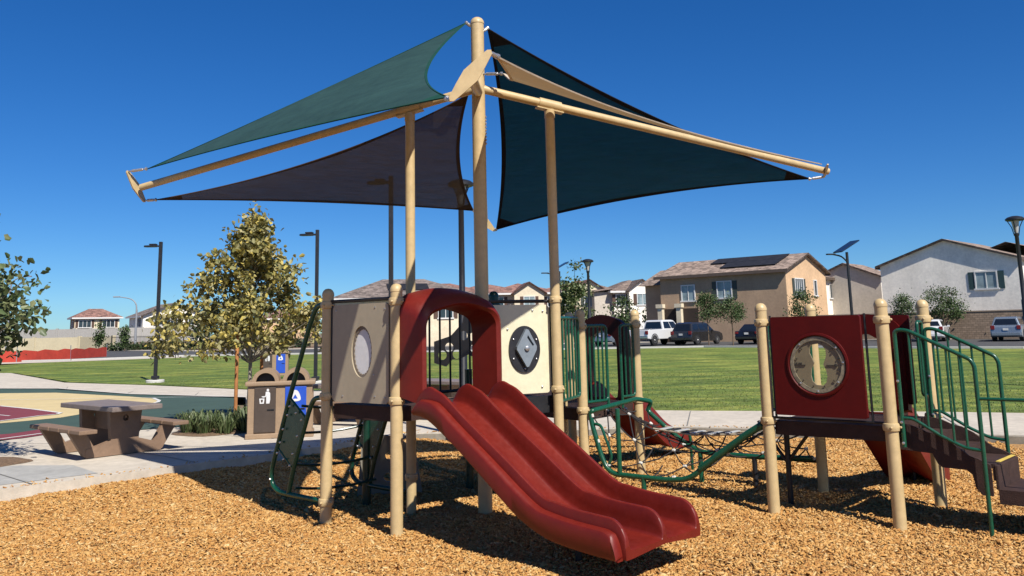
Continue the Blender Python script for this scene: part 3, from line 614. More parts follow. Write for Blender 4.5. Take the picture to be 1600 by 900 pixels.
k = MB(); k.plate(o_, Vector((1, .06, 0)), ZZ, [(-1.08, 1.58), (-.92, 1.53), (-.84, 1.62), (-.75, 1.62), (-.63, 1.68), (-.34, 1.54), (-.34, 2.40), (-.66, 2.40), (-.70, 2.10), (-.86, 1.93), (-1.08, 1.86)], .03, hl); k.build('climbing_board', WALLM, T1, 'dark board with round holes behind the slide opening')
k = MB(); k.plate(Vector((0, 11.2, 0)), Vector((1, .1, 0)), ZZ, [(-2.0, .0), (-1.95, .62), (-1.75, .74), (-1.5, .70), (-1.28, .52), (-1.2, .0)], .03, [circ(x, z, .06, 16, .055) for x, z in ((-1.82, .55), (-1.60, .48), (-1.62, .22), (-1.85, .25))]); k.build('climbing_board', WALLM, T1, 'grey board with round holes under the deck')
k = MB(); k.tube([Vector((-.62, 11.3, -.1)), Vector((-.62, 11.3, 1.5))], .05, 12); k.build('support_post', SHGREEN, T1)
# rear slide of tower one
m2 = (I_+I2)/2; U2 = VV; V2_ = -UU
def SP2(s, v, z): return m2+U2*s+V2_*v+ZZ*z
bed2 = crs([(.0, 1.0), (.15, .97), (.4, .82), (.8, .52), (1.1, .31), (1.35, .22), (1.7, .20), (1.85, .16)]); top2 = crs([(0, 1.1), (.15, 1.2), (.3, 1.16), (.5, 1.0), (.8, .80), (1.1, .58), (1.35, .46), (1.6, .42), (1.75, .38), (1.85, .18)])
slide(T1, SP2, (-.27, .27), RED, bed=bed2, top=top2, s0=.02, s1=1.84, name='single_slide', label='short red slide at the back of the tower')
hood(T1, SP2, -.42, .42, 1.05, 1.98, .22, M('shaded_red_plastic', (.03, .004, .004), .5, spec=.2), arch=.05)  # red hood; the sail's shade over it is put into this darker colour

# ============ tower two (right) ============
T2 = empty('play_structure', (D_.x, D_.y, 0), 'low play tower with the red clock panel and brown stairs, right of the net bridge', 'play structure')
for q in (D_, E_, F_, G_): post(T2, q, 2.19, rings=(2.01, .95))
deck(T2, [D_, E_, G_, F_], .95, mat=PERF)
pd = (E_-D_).normalized(); nrm = pd.cross(ZZ)
# violin-shaped opening
hp = [(.565, 1.83), (.54, 1.79), (.535, 1.74), (.56, 1.68), (.575, 1.64), (.545, 1.58), (.535, 1.51), (.545, 1.45), (.585, 1.41), (.66, 1.405), (.695, 1.44), (.71, 1.50), (.70, 1.57), (.675, 1.62), (.69, 1.66), (.71, 1.71), (.71, 1.77), (.68, 1.82), (.63, 1.84)]
hp = [(a, b-.065) for a, b in hp]
k = MB(); k.plate(D_, pd, ZZ, rrect(.125, 1.09, 1.02, 2.065, .02, 3), .05, [circ(.615, 1.555, .30, 48)], off=0.0); rp_ = k.build('clock_panel', RED2, T2, 'dark red panel with a round tan clock face')
k = MB()
for z0, z1, r0, r1 in ((.05, .062, .335, .30),):
    prof = [(r0, .05), (r0-.004, .062), (r1+.012, .066), (r1, .056)]
    nn = 48; vs = []; 
    for ra, h in prof:
        for i in range(nn): a = 2*math.pi*i/nn; vs.append(D_+pd*(.615+ra*math.cos(a))+ZZ*(1.555+ra*math.sin(a))+nrm*h)
    k.add(vs, [(i*nn+j, i*nn+(j+1) % nn, (i+1)*nn+(j+1) % nn, (i+1)*nn+j) for i in range(3) for j in range(nn)], 0, True)
k.build('raised_rim', RED2, rp_)
k = MB(); k.plate(D_, pd, ZZ, circ(.615, 1.555, .30, 48), .02, [hp], off=.02); cf = k.build('clock_face', M('tan_clock_face', (.24, .195, .115), .42, var=.08), rp_)
k = MB(); k.plate(D_, pd, ZZ, circ(.615, 1.555, .292, 48), .012, [circ(.615, 1.555, .255, 48)], off=.042); k.build('bezel', M('speckled_bezel', (.26, .22, .15), .25, var=.5, vs=14), cf)
k = MB()
for i in range(12):
    a = 2*math.pi*i/12+.26; c = D_+pd*(.615+.235*math.cos(a))+ZZ*(1.555+.235*math.sin(a))+nrm*.045; rad_ = pd*math.cos(a)+ZZ*math.sin(a); tn = -pd*math.sin(a)+ZZ*math.cos(a)
    k.add([c+rad_*.014, c-rad_*.012+tn*.008, c-rad_*.012-tn*.008, c+rad_*.014+nrm*.006, c-rad_*.012+tn*.008+nrm*.006, c-rad_*.012-tn*.008+nrm*.006], [(3, 4, 5), (0, 1, 4, 3), (1, 2, 5, 4), (2, 0, 3, 5)])
k.box(D_+pd*.42+ZZ*1.55+nrm*.045, (.13, .010, .008), (pd, ZZ, nrm)); k.box(D_+pd*.77+ZZ*1.55+nrm*.045, (.12, .008, .008), (pd, ZZ, nrm))
for dx in (-.05, -.02, .01, .03): k.box(D_+pd*(.41+dx)+ZZ*1.565+nrm*.045, (.014, .022, .007), (pd, ZZ, nrm))
k.lathe(D_+pd*.81+ZZ*1.55+nrm*.041, [(.018, 0), (.018, .008), (.004, .010)], 12, axis=nrm)
k.build('clock_marks', M('dark_mark', (.05, .04, .03), .5), cf)
bolts([(D_+pd*(.615+.275*math.cos(R(a)))+ZZ*(1.555+.275*math.sin(R(a)))+nrm*.054, nrm) for a in (40, 130, 225, 320, 5, 268)], STEEL, cf, .012, .014)
k = MB()
for t in (.10, 1.125): k.tube([D_+pd*t+ZZ*.98, D_+pd*t+ZZ*2.08], .013, 8)
k.tube([D_+pd*.05+ZZ*.985, D_+pd*1.25+ZZ*.985], .014, 8); k.build('panel_frame', BLACK, T2)
rail_panel(T2, D_, D_+(F_-D_).normalized()*.33, 1.05, 2.02, 2, GREEN, name='guard_rail', inset=.07); rail_panel(T2, F_, F_-(F_-D_).normalized()*.33, 1.05, 2.02, 2, GREEN, name='guard_rail', inset=.07)
# rear hood + slide from F-G side
m3 = (F_+G_)/2; U3 = (F_-D_).normalized(); V3 = (E_-D_).normalized()
def SP3(s, v, z): return m3+U3*s+V3*v+ZZ*z
hood(T2, SP3, -.40, .40, 1.05, 1.88, .25, RED2, arch=.04)
k = MB(); k.plate(F_+U3*.02, V3, ZZ, rrect(.92, 1.14, 1.06, 2.06, .03), .03, off=0); k.build('side_panel', RED2, T2)
bed3 = crs([(0, .97), (.2, .93), (.5, .74), (.8, .50), (1.05, .30), (1.3, .2), (1.5, .17), (1.6, .1)]); top3 = crs([(0, 1.05), (.2, 1.15), (.5, .98), (.8, .78), (1.05, .58), (1.3, .47), (1.45, .42), (1.6, .15)])
slide(T2, SP3, (-.27, .27), RED, bed=bed3, top=top3, s0=.02, s1=1.58, drop=.2, name='single_slide', label='short dark red slide behind the clock panel')
k = MB(); k.tube([SP3(1.2, 0, -.1), SP3(1.2, 0, .15)], .03, 8); k.build('slide_leg', BLACK, T2)
# under-deck braces
k = MB(); q = Vector((3.06, 10.03, 0)); k.tube([V2(q, -.1), V2(q, .9)], .032, 10); k.tube([V2(q, .45), V2(q+pd*.35, .88)], .02, 8); k.tube([V2(q-pd*.02, .45), V2(q-pd*.33, .88)], .02, 8); k.build('support_leg', BLACK, T2)
# stairs
SD = Vector((.76, -.65, 0)).normalized(); SV = (G_-E_).normalized()
def ST(t, v, z): return E_+SD*t+SV*v+ZZ*z
stair = empty('stairs', (0, 0, 0), '', '')
for key_ in ('label', 'category'): del stair[key_]
stair.parent = T2; stair.location = (-T2.location.x, -T2.location.y, 0)
prof = [(.03, .985), (.14, .97), (.20, .955), (.30, .91), (.38, .895), (.49, .84), (.58, .77), (.66, .71), (.73, .69), (.83, .64), (.83, .36), (.74, .36), (.69, .42), (.67, .54), (.62, .58), (.41, .585), (.37, .62), (.33, .71), (.03, .73)]
for v in (.10, .86):
    k = MB(); k.plate(E_+SV*v, SD, ZZ, prof, .03, off=-.015); k.build('stringer', DECK, stair)
for i, (t, z) in enumerate(((.17, .865), (.43, .755), (.70, .645))):
    k = MB(); k.box(ST(t, .48, z-.02), (.27, .70, .04), (SD, SV, ZZ)); k.box(ST(t+.145, .48, z-.075), (.025, .70, .15), (SD, SV, ZZ)); tr = k.build('tread', DECK, stair)
    k = MB(); k.box(ST(t+.14, .55, z+.003), (.035, .52, .008), (SD, SV, ZZ)); k.build('nosing', YEL if i == 2 else DECK, tr)
for v in (.30, .655): k = MB(); k.box(ST(.865, v, .525), (.03, .35, .22), (SD, SV, ZZ), bev=.008); k.build('riser_board', DECK, stair)
k = MB()
for v in (.30, .655): k.box(ST(1.26, v, .40), (.78, .35, .045), (SD, SV, ZZ), bev=.01)
for v in (.125, .835): k.box(ST(1.26, v, .355), (.78, .02, .13), (SD, SV, ZZ))
k.box(ST(1.655, .48, .355), (.02, .70, .13), (SD, SV, ZZ)); k.build('transfer_platform', DECK, stair)
for t, v in ((1.08, .2), (1.55, .2), (1.08, .78), (1.55, .78)):
    k = MB(); k.tube([ST(t, v, -.1), ST(t, v, .38)], .022, 8); k.build('platform_leg', BLACK, stair)
def stair_rail(v, lowp, end, dt):
    k = MB()
    k.tube(fillet([ST(.10+dt*.5, v, lowp), ST(.10+dt*.5, v, 1.905), ST(.22+dt, v, 1.90), ST(.77+dt, v, 1.615), ST(.80+dt, v, 1.55), ST(.80+dt, v, end)], .06), .020, 10)
    k.tube(fillet([ST(.10+dt*.5, v, 1.04), ST(.20+dt, v, 1.04), ST(.46+dt, v, .88), ST(.65+dt, v, .79), ST(.79+dt, v, .775)], .05), .016, 10)
    for t in (.23, .34, .45, .56, .67):
        t += dt; zt = 1.90-(t-dt-.22)*.517; zb = 1.02-(t-dt-.22)*.53
        k.tube([ST(t, v, zb), ST(t, v, zt)], .012, 8)
    o = k.build('handrail', GREEN, stair)
    bolts([(ST(.10, v-.02, z), -SV) for z in (.80, 1.0, 1.4)], STEEL, o, .014, .014)
stair_rail(.03, .76, -.1, 0); stair_rail(.93, .76, .5, -.03)
k = MB(); k.tube([ST(.80, .03, 1.25), ST(2.3, .03, 1.25)], .016, 10); k.build('grab_bar', GREEN, stair)
k = MB(); k.tube(fillet([ST(.04, .99, 1.2), ST(.04, .99, 1.98), ST(.04, .85, 1.98), ST(.04, .85, 1.2), ST(.04, .96, 1.2)], .05), .018, 10); k.build('hand_loop', GREEN, stair)

# ============ net bridge ============
NB = empty('net_bridge', (1.6, 10.7, 0), 'green tube frame with dark rope net and white connectors between the two towers', 'rope net bridge')
fd = (H_-D_).normalized(); bd = (F_-I_).normalized()
def NF(t, z): return V2(D_+fd*t, z)
def NBk(t, z): return V2(I_+bd*t, z)
tc_ = NF(2.30, .94)+VV*0
front = [NF(.07, .90), NF(.25, .79), NF(.47, .64), NF(.80, .41), NF(.90, .31), NF(1.04, .235), NF(1.3, .21), NF(2.01, .215), NF(2.12, .28), NF(2.19, .42), NF(2.30, .76), NF(2.33, .90)]
topc = [NF(2.33, .93), NF(2.30, .96), Vector((1.62, 11.85, 1.03)), Vector((1.85, 11.98, .98))]
back = [NBk(.22, .86), NBk(.54, .62), NBk(.76, .48), NBk(.95, .39), NBk(1.09, .36), NBk(1.78, .36), NBk(2.5, .40)]
back = [q-VV*.12 for q in back]
k = MB(); k.tube(fillet(front+topc+back, .07, 4), .031, 12); 
k.tube([NF(.07, .90), NF(.25, .79), NF(.85, .37)], .040, 12)
k.build('tube_frame', GREEN, NB)
k = MB(); k.tube(fillet([NF(2.27, .80), NF(2.18, .79), NF(2.03, .42), NF(2.10, .30)], .08), .018, 8); k.tube([NF(1.93, 1.0), NF(1.93, .22)], .03, 10); k.build('inner_loop', GREEN, NB)
for q, z in ((NF(1.60, 0), .22), (NBk(1.0, 0)-VV*.12, .38), ):
    k = MB(); k.tube([V2(q, -.12), V2(q, z)], .032, 10); k.build('leg', GREEN, NB)
k = MB(); q = NBk(1.75, 0)-VV*.12; k.tube([V2(q, -.12), V2(q, .36)], .032, 10); k.tube([V2(q-bd*.5, .36), V2(F_, .36)], .03, 10); k.build('leg', BLACK, NB)
k = MB(); k.tube(fillet([Vector((1.95, 11.9, .62)), Vector((2.3, 11.75, .60)), Vector((2.32, 11.8, .1))], .1), .02, 8); k.build('back_loop', GREEN, NB)
def lerp_path(P, t):
    L = [0]
    for a, b in zip(P[:-1], P[1:]): L.append(L[-1]+(b-a).length)
    s = t*L[-1]
    for i in range(len(P)-1):
        if s <= L[i+1] or i == len(P)-2: return P[i].lerp(P[i+1], min(1, (s-L[i])/(L[i+1]-L[i])))
fr = [NF(2.30, .90), NF(2.19, .45), NF(2.01, .22), NF(1.3, .22), NF(.9, .32), NF(.47, .64), NF(.12, .88)]
bk = [q for q in back]
rg = [Vector((1.30, 11.70, 1.0)), Vector((1.55, 11.45, .80)), Vector((1.9, 11.15, .69)), Vector((2.35, 10.75, .67)), Vector((2.75, 10.45, .72)), Vector((3.15, 10.12, .92))]
nodes = {}; NR = 9
for i in range(NR+1):
    t = i/NR; a, c, b = lerp_path(fr, t), lerp_path(rg, t), lerp_path(bk, t)
    for j in range(7):
        s = j/6
        q = (a.lerp(c, s*2) if s <= .5 else c.lerp(b, s*2-1)); q.z -= .05*math.sin(math.pi*(s*2 % 1)); nodes[i, j] = q
k = MB()
def rope(a, b, sag=.03, rad=.0085):
    m_ = (a+b)/2-ZZ*sag; k.tube([a, m_, b], rad, 6, sub=3, caps=False)
for i in range(NR+1):
    for j in range(6):
        if (i+j) % 2 == 0: rope(nodes[i, j], nodes[i, j+1])
        if i < NR and (i+j) % 2 == 0: rope(nodes[i, j], nodes[i+1, j+1])
        if i < NR and (i+j) % 2 == 1: rope(nodes[i, j+1], nodes[i+1, j])
for j in (2, 3, 4):
    for i in range(NR): rope(nodes[i, j], nodes[i+1, j], .015)
k.build('rope_net', ROPE, NB)
k = MB(); WH = M('white_connector', (.68, .66, .60), .45)
for (i, j), q in nodes.items():
    if (i+j) % 2 == 0 or j in (0, 6):
        ax_ = (nodes[min(NR, i+1), j]-nodes[max(0, i-1), j]).normalized()
        k.lathe(q-ax_*.024, [(.011, 0), (.019, .006), (.019, .042), (.011, .048)], 10, axis=ax_)
k.build('rope_connector', WH, NB, kind='stuff')
PADM = M('pale_grey_step', (.50, .50, .48), .5, var=.1)
for i in range(9):
    c = lerp_path(rg, .34+i*.045); k = MB(); d_ = (rg[3]-rg[2]).normalized(); sd = d_.cross(ZZ).normalized()
    k.box(c+ZZ*.02, (.055, .30, .014), (d_, sd, sd.cross(d_)), bev=.005); k.build('step_slat', PADM if i % 2 == 0 else ROPE, NB)
k = MB(); 
for s_ in (-.14, .14): k.tube([lerp_path(rg, .3)+sd*s_, lerp_path(rg, .52)+sd*s_, lerp_path(rg, .75)+sd*s_], .012, 8)
k.build('pad_edge', M('tan_pad_edge', (.50, .42, .30), .5), NB)

# ============ shade structure ============
SHD = empty('shade_structure', (Mx.x, Mx.y, 0), 'tan mast and posts carrying four triangular shade sails over the play tower', 'shade structure')
zb = 4.82
LE = Vector((-4.9, 11.1, 3.96)); RE = Vector((4.22, 11.2, 3.98)); Mb = V2(Mx, zb)
post(SHD, Mx, 5.66, rad=.078, rings=(), label='tall central tan mast').name = 'mast'
def atX(P, Q, x): t = (x-P.x)/(Q.x-P.x); return P.lerp(Q, t)
p1 = atX(Mb, LE, P1.x); c1 = atX(Mb, RE, C_.x)
P1 = Vector((p1.x, p1.y, 0)); CC_ = Vector((c1.x, c1.y, 0))
post(SHD, P1, p1.z-.06, rad=.057, rings=(.38,), cap=False); post(SHD, CC_, c1.z-.07, rad=.057, rings=(2.33, 1.31), cap=False)
for e, nm in ((LE, p1), (RE, c1)):
    k = MB(); k.tube([Mb, e], [.052, .046], 14); bmO = k.build('beam', TAN, SHD)
    d_ = (e-Mb).normalized(); k = MB(); k.tube([nm-d_*.14, nm+d_*.14], .066, 16); k.box(nm-ZZ*.065, (.34, .10, .014), (d_, d_.cross(ZZ).normalized(), d_.cross(ZZ).normalized().cross(d_))); k.lathe(nm-ZZ*.16, [(.063, 0), (.063, .10)], 16); k.build('saddle_clamp', TAN, bmO)
def spreader(a, b, w, th=.02, depth=None):
    a = Vector(a); b = Vector(b); d_ = (b-a); L_ = d_.length; d_.normalize(); to = depth.normalized(); s_ = d_.cross(to).normalized(); to = s_.cross(d_)
    k = MB(); ol = [(0, -w*.18), (.25*L_, -w*.36), (.5*L_, -w*.5), (.75*L_, -w*.36), (L_, -w*.18), (L_+.02, 0), (L_, w*.18), (.75*L_, w*.36), (.5*L_, w*.5), (.25*L_, w*.36), (0, w*.18), (-.02, 0)]
    k.plate(a-to*th/2, d_, s_, ol, th); k.build('spreader_plate', TAN, SHD)
PT, PB = Vector((-.150, 6.4, 4.135)), Vector((-.452, 6.4, 3.762))
FL, FR = Vector((-.567, 13.0, 3.775)), Vector((-.285, 13.0, 3.501))
spreader(PB, PT, .135, depth=Vector((0, 1, .1)))
for nc in ((PT+PB)/2+Vector((0, .02, 0)), (FL+FR)/2):
    k = MB(); k.tube([Mb-ZZ*.05, nc], [.052, .046], 14); k.build('beam', TAN, SHD)
spreader(FL, FR, .13, depth=Vector((0, 1, .1)))
LT, LB = Vector((-5.03, 11.0, 4.16)), Vector((-4.88, 11.2, 3.80))
spreader(LB, LT, .13, depth=Vector((1, -.3, 0)))
RT, RB = RE+Vector((-.08, -.28, .03)), RE+Vector((.06, .28, -.02))
spreader(RB, RT, .12, depth=(RE-Mb))
DGS = mesh_cloth('green_shade_mesh', (.030, .072, .062), .03, .03); GRS = mesh_cloth('grey_shade_mesh', (.085, .066, .048), .045, .10)
NVS = mesh_cloth('navy_shade_mesh', (.004, .052, .066), .03, .10); TNS = mesh_cloth('tan_shade_mesh', (.36, .25, .13), .04, .3)
def hem(name, col): return M(name, col, .8, var=.15, vs=6, spec=.2)
def sail(name, a, b, c, conc, mat, hmat, label, sag=.1, N=26, hemw=.03, zd=0):
    """triangular cloth with hollow edges; conc = depth of hollow on ab, bc, ca"""
    a, b, c = Vector(a), Vector(b), Vector(c); m = MB(); idx = {}; vs = []; inv = {}
    nn = (b-a).cross(c-a).normalized()
    def PT_(x, y, z):
        q = a*x+b*y+c*z
        for (s, t, o, k_, P, Q, O) in ((x, y, z, conc[0], a, b, c), (y, z, x, conc[1], b, c, a), (z, x, y, conc[2], c, a, b)):
            if s+t > 1e-6:
                u = t/(s+t); mid = P.lerp(Q, u); e_ = (Q-P).normalized(); inn = (O-P); inn = (inn-e_*inn.dot(e_)).normalized()
                q = q+inn*(4*u*(1-u)*k_*(s+t)**2*(1-o)**1.5)-ZZ*(4*u*(1-u)*zd*(s+t)**2*(1-o)**1.5)
        q = q-nn*sag*27*x*y*z*.6+nn*.012*math.sin(9*x+5*y)*min(x, y, z)*6
        return q
    for i in range(N+1):
        for j in range(N+1-i):
            idx[i, j] = len(vs); inv[len(vs)] = (i, j); vs.append(PT_(i/N, j/N, (N-i-j)/N))
    fs = []; mi = []
    for i in range(N):
        for j in range(N-i):
            fs.append((idx[i, j], idx[i+1, j], idx[i, j+1]))
            if i+j < N-1: fs.append((idx[i+1, j], idx[i+1, j+1], idx[i, j+1]))
    m.add(vs, fs, 0, True)
    m.mi = [1 if max(max(i_/N, j_/N, 1-(i_+j_)/N) for i_, j_ in [inv[q] for q in f]) > .945 else 0 for f in fs]
    so = m.build(name, [mat, hmat], SHD, label)
    k = MB()
    for (i0, i1) in ((0, 1), (1, 2), (2, 0)):
        path = []
        for t in range(25):
            u = t/24; w = [0, 0, 0]; w[i0] = 1-u; w[i1] = u; path.append(PT_(*w))
        # flat webbing strip hugging the edge, both faces
        cen = (a+b+c)/3; vv = []
        for q in path:
            di = (cen-q); di = (di-nn*di.dot(nn)).normalized(); vv += [q-di*.006+nn*.006, q+di*hemw+nn*.006, q+di*hemw-nn*.006, q-di*.006-nn*.006]
        k.add(vv, [(4*t+s, 4*t+(s+1) % 4, 4*t+4+(s+1) % 4, 4*t+4+s) for t in range(24) for s in range(4)], 0, False)
    k.build('hem', hmat, so)
    return so, PT_
def shackle(a, b, parent):
    k = MB(); a = Vector(a); b = Vector(b); k.tube([a, b], .011, 8); m_ = a.lerp(b, .5); k.tube([a.lerp(b, .2), a.lerp(b, .8)], .02, 8); k.lathe(b-(b-a).normalized()*.02, [(.006, 0), (.024, .01), (.024, .03), (.006, .04)], 8, axis=(b-a)); k.build('turnbuckle', STEEL, parent)
TL = Vector((-.50, 9.72, 5.62)); TR = Vector((-.25, 9.78, 5.57))
g1, _ = sail('sail', TL, Vector((-4.78, 11.0, 4.19)), Vector((-.475, 6.45, 3.80)), (.14, .13, .34), DGS, hem('green_hem', (.012, .07, .05)), 'green shade sail', sag=-.12)
shackle(V2(Mx, 5.58)+Vector((-.07, 0, 0)), TL, g1); shackle(LT, (-4.80, 11.0, 4.19), g1); shackle(PB, (-.49, 6.46, 3.79), g1)
g2, _ = sail('sail', Vector((-.50, 9.95, 4.80)), LB+Vector((.12, .02, .01)), Vector((-.59, 12.9, 3.80)), (.30, .10, .16), GRS, hem('brown_hem', (.05, .03, .022)), 'grey brown shade sail', sag=.1, hemw=.045)
shackle(LB, LB+Vector((.13, .02, .01)), g2); shackle(FL, (-.59, 12.88, 3.80), g2)
g3, _ = sail('sail', TR, RB+Vector((-.18, .04, -.02)), Vector((-.255, 12.9, 3.50)), (.16, .20, .13), NVS, hem('black_hem', (.008, .008, .012)), 'navy shade sail', sag=.1, hemw=.055)
shackle(V2(Mx, 5.52)+Vector((.07, 0, 0)), TR, g3); shackle(FR, (-.255, 12.88, 3.50), g3); shackle(RB, RB+Vector((-.20, .04, -.02)), g3)
g4, _ = sail('sail', PT+Vector((.05, .06, -.01)), RT+Vector((-.1, 0, .02)), Vector((-.07, 9.62, 4.95)), (.52, .05, .10), TNS, hem('tan_hem', (.6, .5, .38)), 'tan shade sail', sag=.04, zd=.10)
shackle(PT, PT+Vector((.06, .07, -.01)), g4); shackle(V2(Mx, 4.98)+Vector((.06, -.04, 0)), (-.09, 9.62, 4.95), g4)
k = MB()
for i in range(9): k.lathe(V2(Mx, 4.45-.04*i)+Vector((.083, -.02, 0)), [(.004, 0), (.009, .008), (.009, .02), (.004, .028)], 6)
k.build('chain', STEEL, SHD)

# ------------------------------------------------------------ picnic tables
def picnic(loc, rz, label):
    t = empty('picnic_table', loc, label, 'picnic table', 'picnic tables on the sidewalk', rz)
    k = MB(); k.box((0, 0, .725), (1.92, .80, .075), bev=.012); k.build('tabletop', RECYT, t, local=True)
    for s in (-1, 1):
        k = MB()
        for i in range(5): k.box((-.76+.38*i, s*.735, .425), (.365, .27, .06), bev=.012)
        k.box((0, s*.735, .425), (1.85, .24, .045)); k.build('seat', RECYC, t, local=True)
    for x in (-.52, .52):
        k = MB(); X_, Y_ = Vector((0, 1, 0)), ZZ
        k.plate((x-.05, 0, 0), X_, Y_, [(-.60, 0), (.60, 0), (.60, .13), (.42, .17), (.22, .23), (.26, .69), (-.26, .69), (-.22, .23), (-.42, .17), (-.60, .13)], .10, [circ(0, .56, .05, 16)])
        for s in (-1, 1):
            ol = [(s*.50, .02), (s*.62, .02), (s*.86, .395), (s*.62, .395), (s*.46, .13)]
            k.plate((x-.045, 0, 0), X_, Y_, ol if s > 0 else ol[::-1], .09)
        k.build('support_frame', RECYC, t, local=True)
    k = MB(); k.box((0, 0, .5), (1.0, .06, .3)); k.build('centre_board', RECYC, t, local=True)
    return t
ang = math.atan2(.65, -.757)
t0 = picnic((-6.66, 14.32, .19), ang, 'brown picnic table with two benches beside the painted court')
t1 = copy_tree(t0); t1.location = (-3.35, 18.1, .19); t1.rotation_euler.z = ang+.3; t1['label'] = 'brown picnic table on the sidewalk behind the climbing frame under the tower'
t2 = copy_tree(t0); t2.location = (-1.7, 18.9, .19); t2.rotation_euler.z = ang+.1; t2['label'] = 'brown picnic table furthest back, seen between the tower posts'

# ------------------------------------------------------------ litter receptacle
def receptacle(loc, rz, label):
    t = empty('litter_receptacle', loc, label, 'litter bin', 'double litter bins', rz)
    w, d, h = 1.12, .62, .92
    k = MB(); k.box((0, 0, .045), (w+.06, d+.06, .09), bev=.015); k.box((0, 0, .50), (w, d, .84), bev=.01); k.box((0, 0, .955), (w+.10, d+.10, .075), bev=.02)
    for s in (-1, 1): k.box((s*(w/2+.004), 0, .50), (.02, d*.66, .68), bev=.006)
    k.build('cabinet', LTAN, t, local=True)
    for cx_, mt, nm in ((-.26, DBR, 'litter_door'), (.27, BLUE, 'recycling_door')):
        k = MB(); k.box((cx_, -d/2-.006, .50), (.37, .03, .78), bev=.006); dr_ = k.build(nm, mt, t, local=True)
        k = MB(); k.box((cx_+.10, -d/2-.026, .50), (.12, .014, .02)); k.build('handle', BLACK, dr_, local=True)
        k = MB(); y = -d/2-.0225
        if mt is DBR:   # person dropping litter in a basket
            k.lathe((cx_+.045, y, .845), [(.022, 0), (.022, .003)], 14, axis=(0, -1, 0))
            k.plate((cx_, y, .58), Vector((1, 0, 0)), ZZ, [(.01, .235), (.06, .24), (.085, .21), (.088, .10), (.075, .03), (.02, .03), (.02, .16), (-.05, .16), (-.065, .148), (-.03, .135), (0, .14)], .003)
            k.plate((cx_, y, .58), Vector((1, 0, 0)), ZZ, [(-.10, .12), (-.01, .12), (-.02, .03), (-.09, .03)], .003, [[(-.075, .10), (-.035, .10), (-.042, .05), (-.07, .05)]])
        else:
            k.plate((cx_-.01, y, .70), Vector((1, 0, 0)), ZZ, [(q.x, q.y) for q in smoothpath([Vector(v) for v in ((0, .13, 0), (.055, .10, 0), (.095, 0, 0), (.085, -.055, 0), (0, -.07, 0), (-.085, -.055, 0), (-.095, 0, 0), (-.055, .10, 0))], 3, True)], .003, [[(0, .055), (.045, -.025), (-.045, -.025)]])
        k.build('symbol', WHITE, dr_, local=True)
        # barrel hood
        k = MB(); n = 14; ro, ri = .235, .165; vs = []; z0 = .985
        for y_ in (-d/2-.03, d/2):
            for i in range(n+1): a = math.pi*i/n; vs.append((cx_+ro*math.cos(a), y_, z0+ro*.98*math.sin(a)))
        m_ = n+1; fs = [(i, i+1, m_+i+1, m_+i) for i in range(n)]+[tuple(range(m_, 2*m_))]
        k.add(vs, fs, 0, True)
        vs = []
        for ra in (ro, ri):
            for i in range(n+1): a = math.pi*i/n; vs.append((cx_+ra*math.cos(a), -d/2-.03, z0+ra*.98*math.sin(a)))
        k.add(vs, [(i, m_+i, m_+i+1, i+1) for i in range(n)])
        vs = []
        for y_ in (-d/2-.03, -d/2+.16):
            for i in range(n+1): a = math.pi*i/n; vs.append((cx_+ri*math.cos(a), y_, z0+ri*.98*math.sin(a)))
        k.add(vs, [(i, m_+i, m_+i+1, i+1) for i in range(n)], 0, True)
        ho = k.build('hood', LTAN, t, local=True)
        k = MB(); k.plate((cx_, -d/2+.15, z0-.02), Vector((1, 0, 0)), ZZ, [(ri*math.cos(math.pi*i/n), .02+ri*.98*math.sin(math.pi*i/n)) for i in range(n+1)], .01); k.build('opening', BLACK, ho, local=True)
    k = MB(); 
    k.plate((-w/2-.015, .0, 0), Vector((0, -1, 0)), ZZ, circ(0, .72, .10, 20), .012, [circ(0, .72, .075, 20)]); k.build('side_medallion', LTAN, t, local=True)
    return t
b0 = receptacle((-4.30, 15.95, .18), R(12), 'tan double litter bin with brown and blue doors near the planter')
b1 = copy_tree(b0); b1.location = (-10.15, 36.5, hg(36.5)+.01); b1['label'] = 'smaller looking distant double litter bin out by the lawn, above the nearer one'

# ------------------------------------------------------------ planters and plants
def mound(name, c, rx, ry, mat, h=.05, z=.18, rot=0):
    m = MB(); n = 28; vs = [(c[0], c[1], z+h)]
    for k_, (s_, hh) in enumerate(((.5, h*.85), (.85, h*.4), (1, .004))):
        for i in range(n):
            a = 2*math.pi*i/n; w = s_*(1+.06*math.sin(3*a+1)+.04*math.sin(7*a)); x_, y_ = rx*w*math.cos(a), ry*w*math.sin(a)
            vs.append((c[0]+x_*math.cos(rot)-y_*math.sin(rot), c[1]+x_*math.sin(rot)+y_*math.cos(rot), z+hh))
    fs = [(0, 1+i, 1+(i+1) % n) for i in range(n)]+[(1+k_*n+i, 1+(k_+1)*n+i, 1+(k_+1)*n+(i+1) % n, 1+k_*n+(i+1) % n) for k_ in range(2) for i in range(n)]
    m.add(vs, fs, 0, True); return m.build(name, mat, kind='structure')
MULCH = M('brown_mulch', (.20, .125, .07), .95, var=.45, vs=22, bump=1, bs=50)
mound('planter_bed', (-5.75, 17.35), 1.0, 1.15, MULCH); mound('planter_bed', (-8.4, 13.25), .95, .8, MULCH)
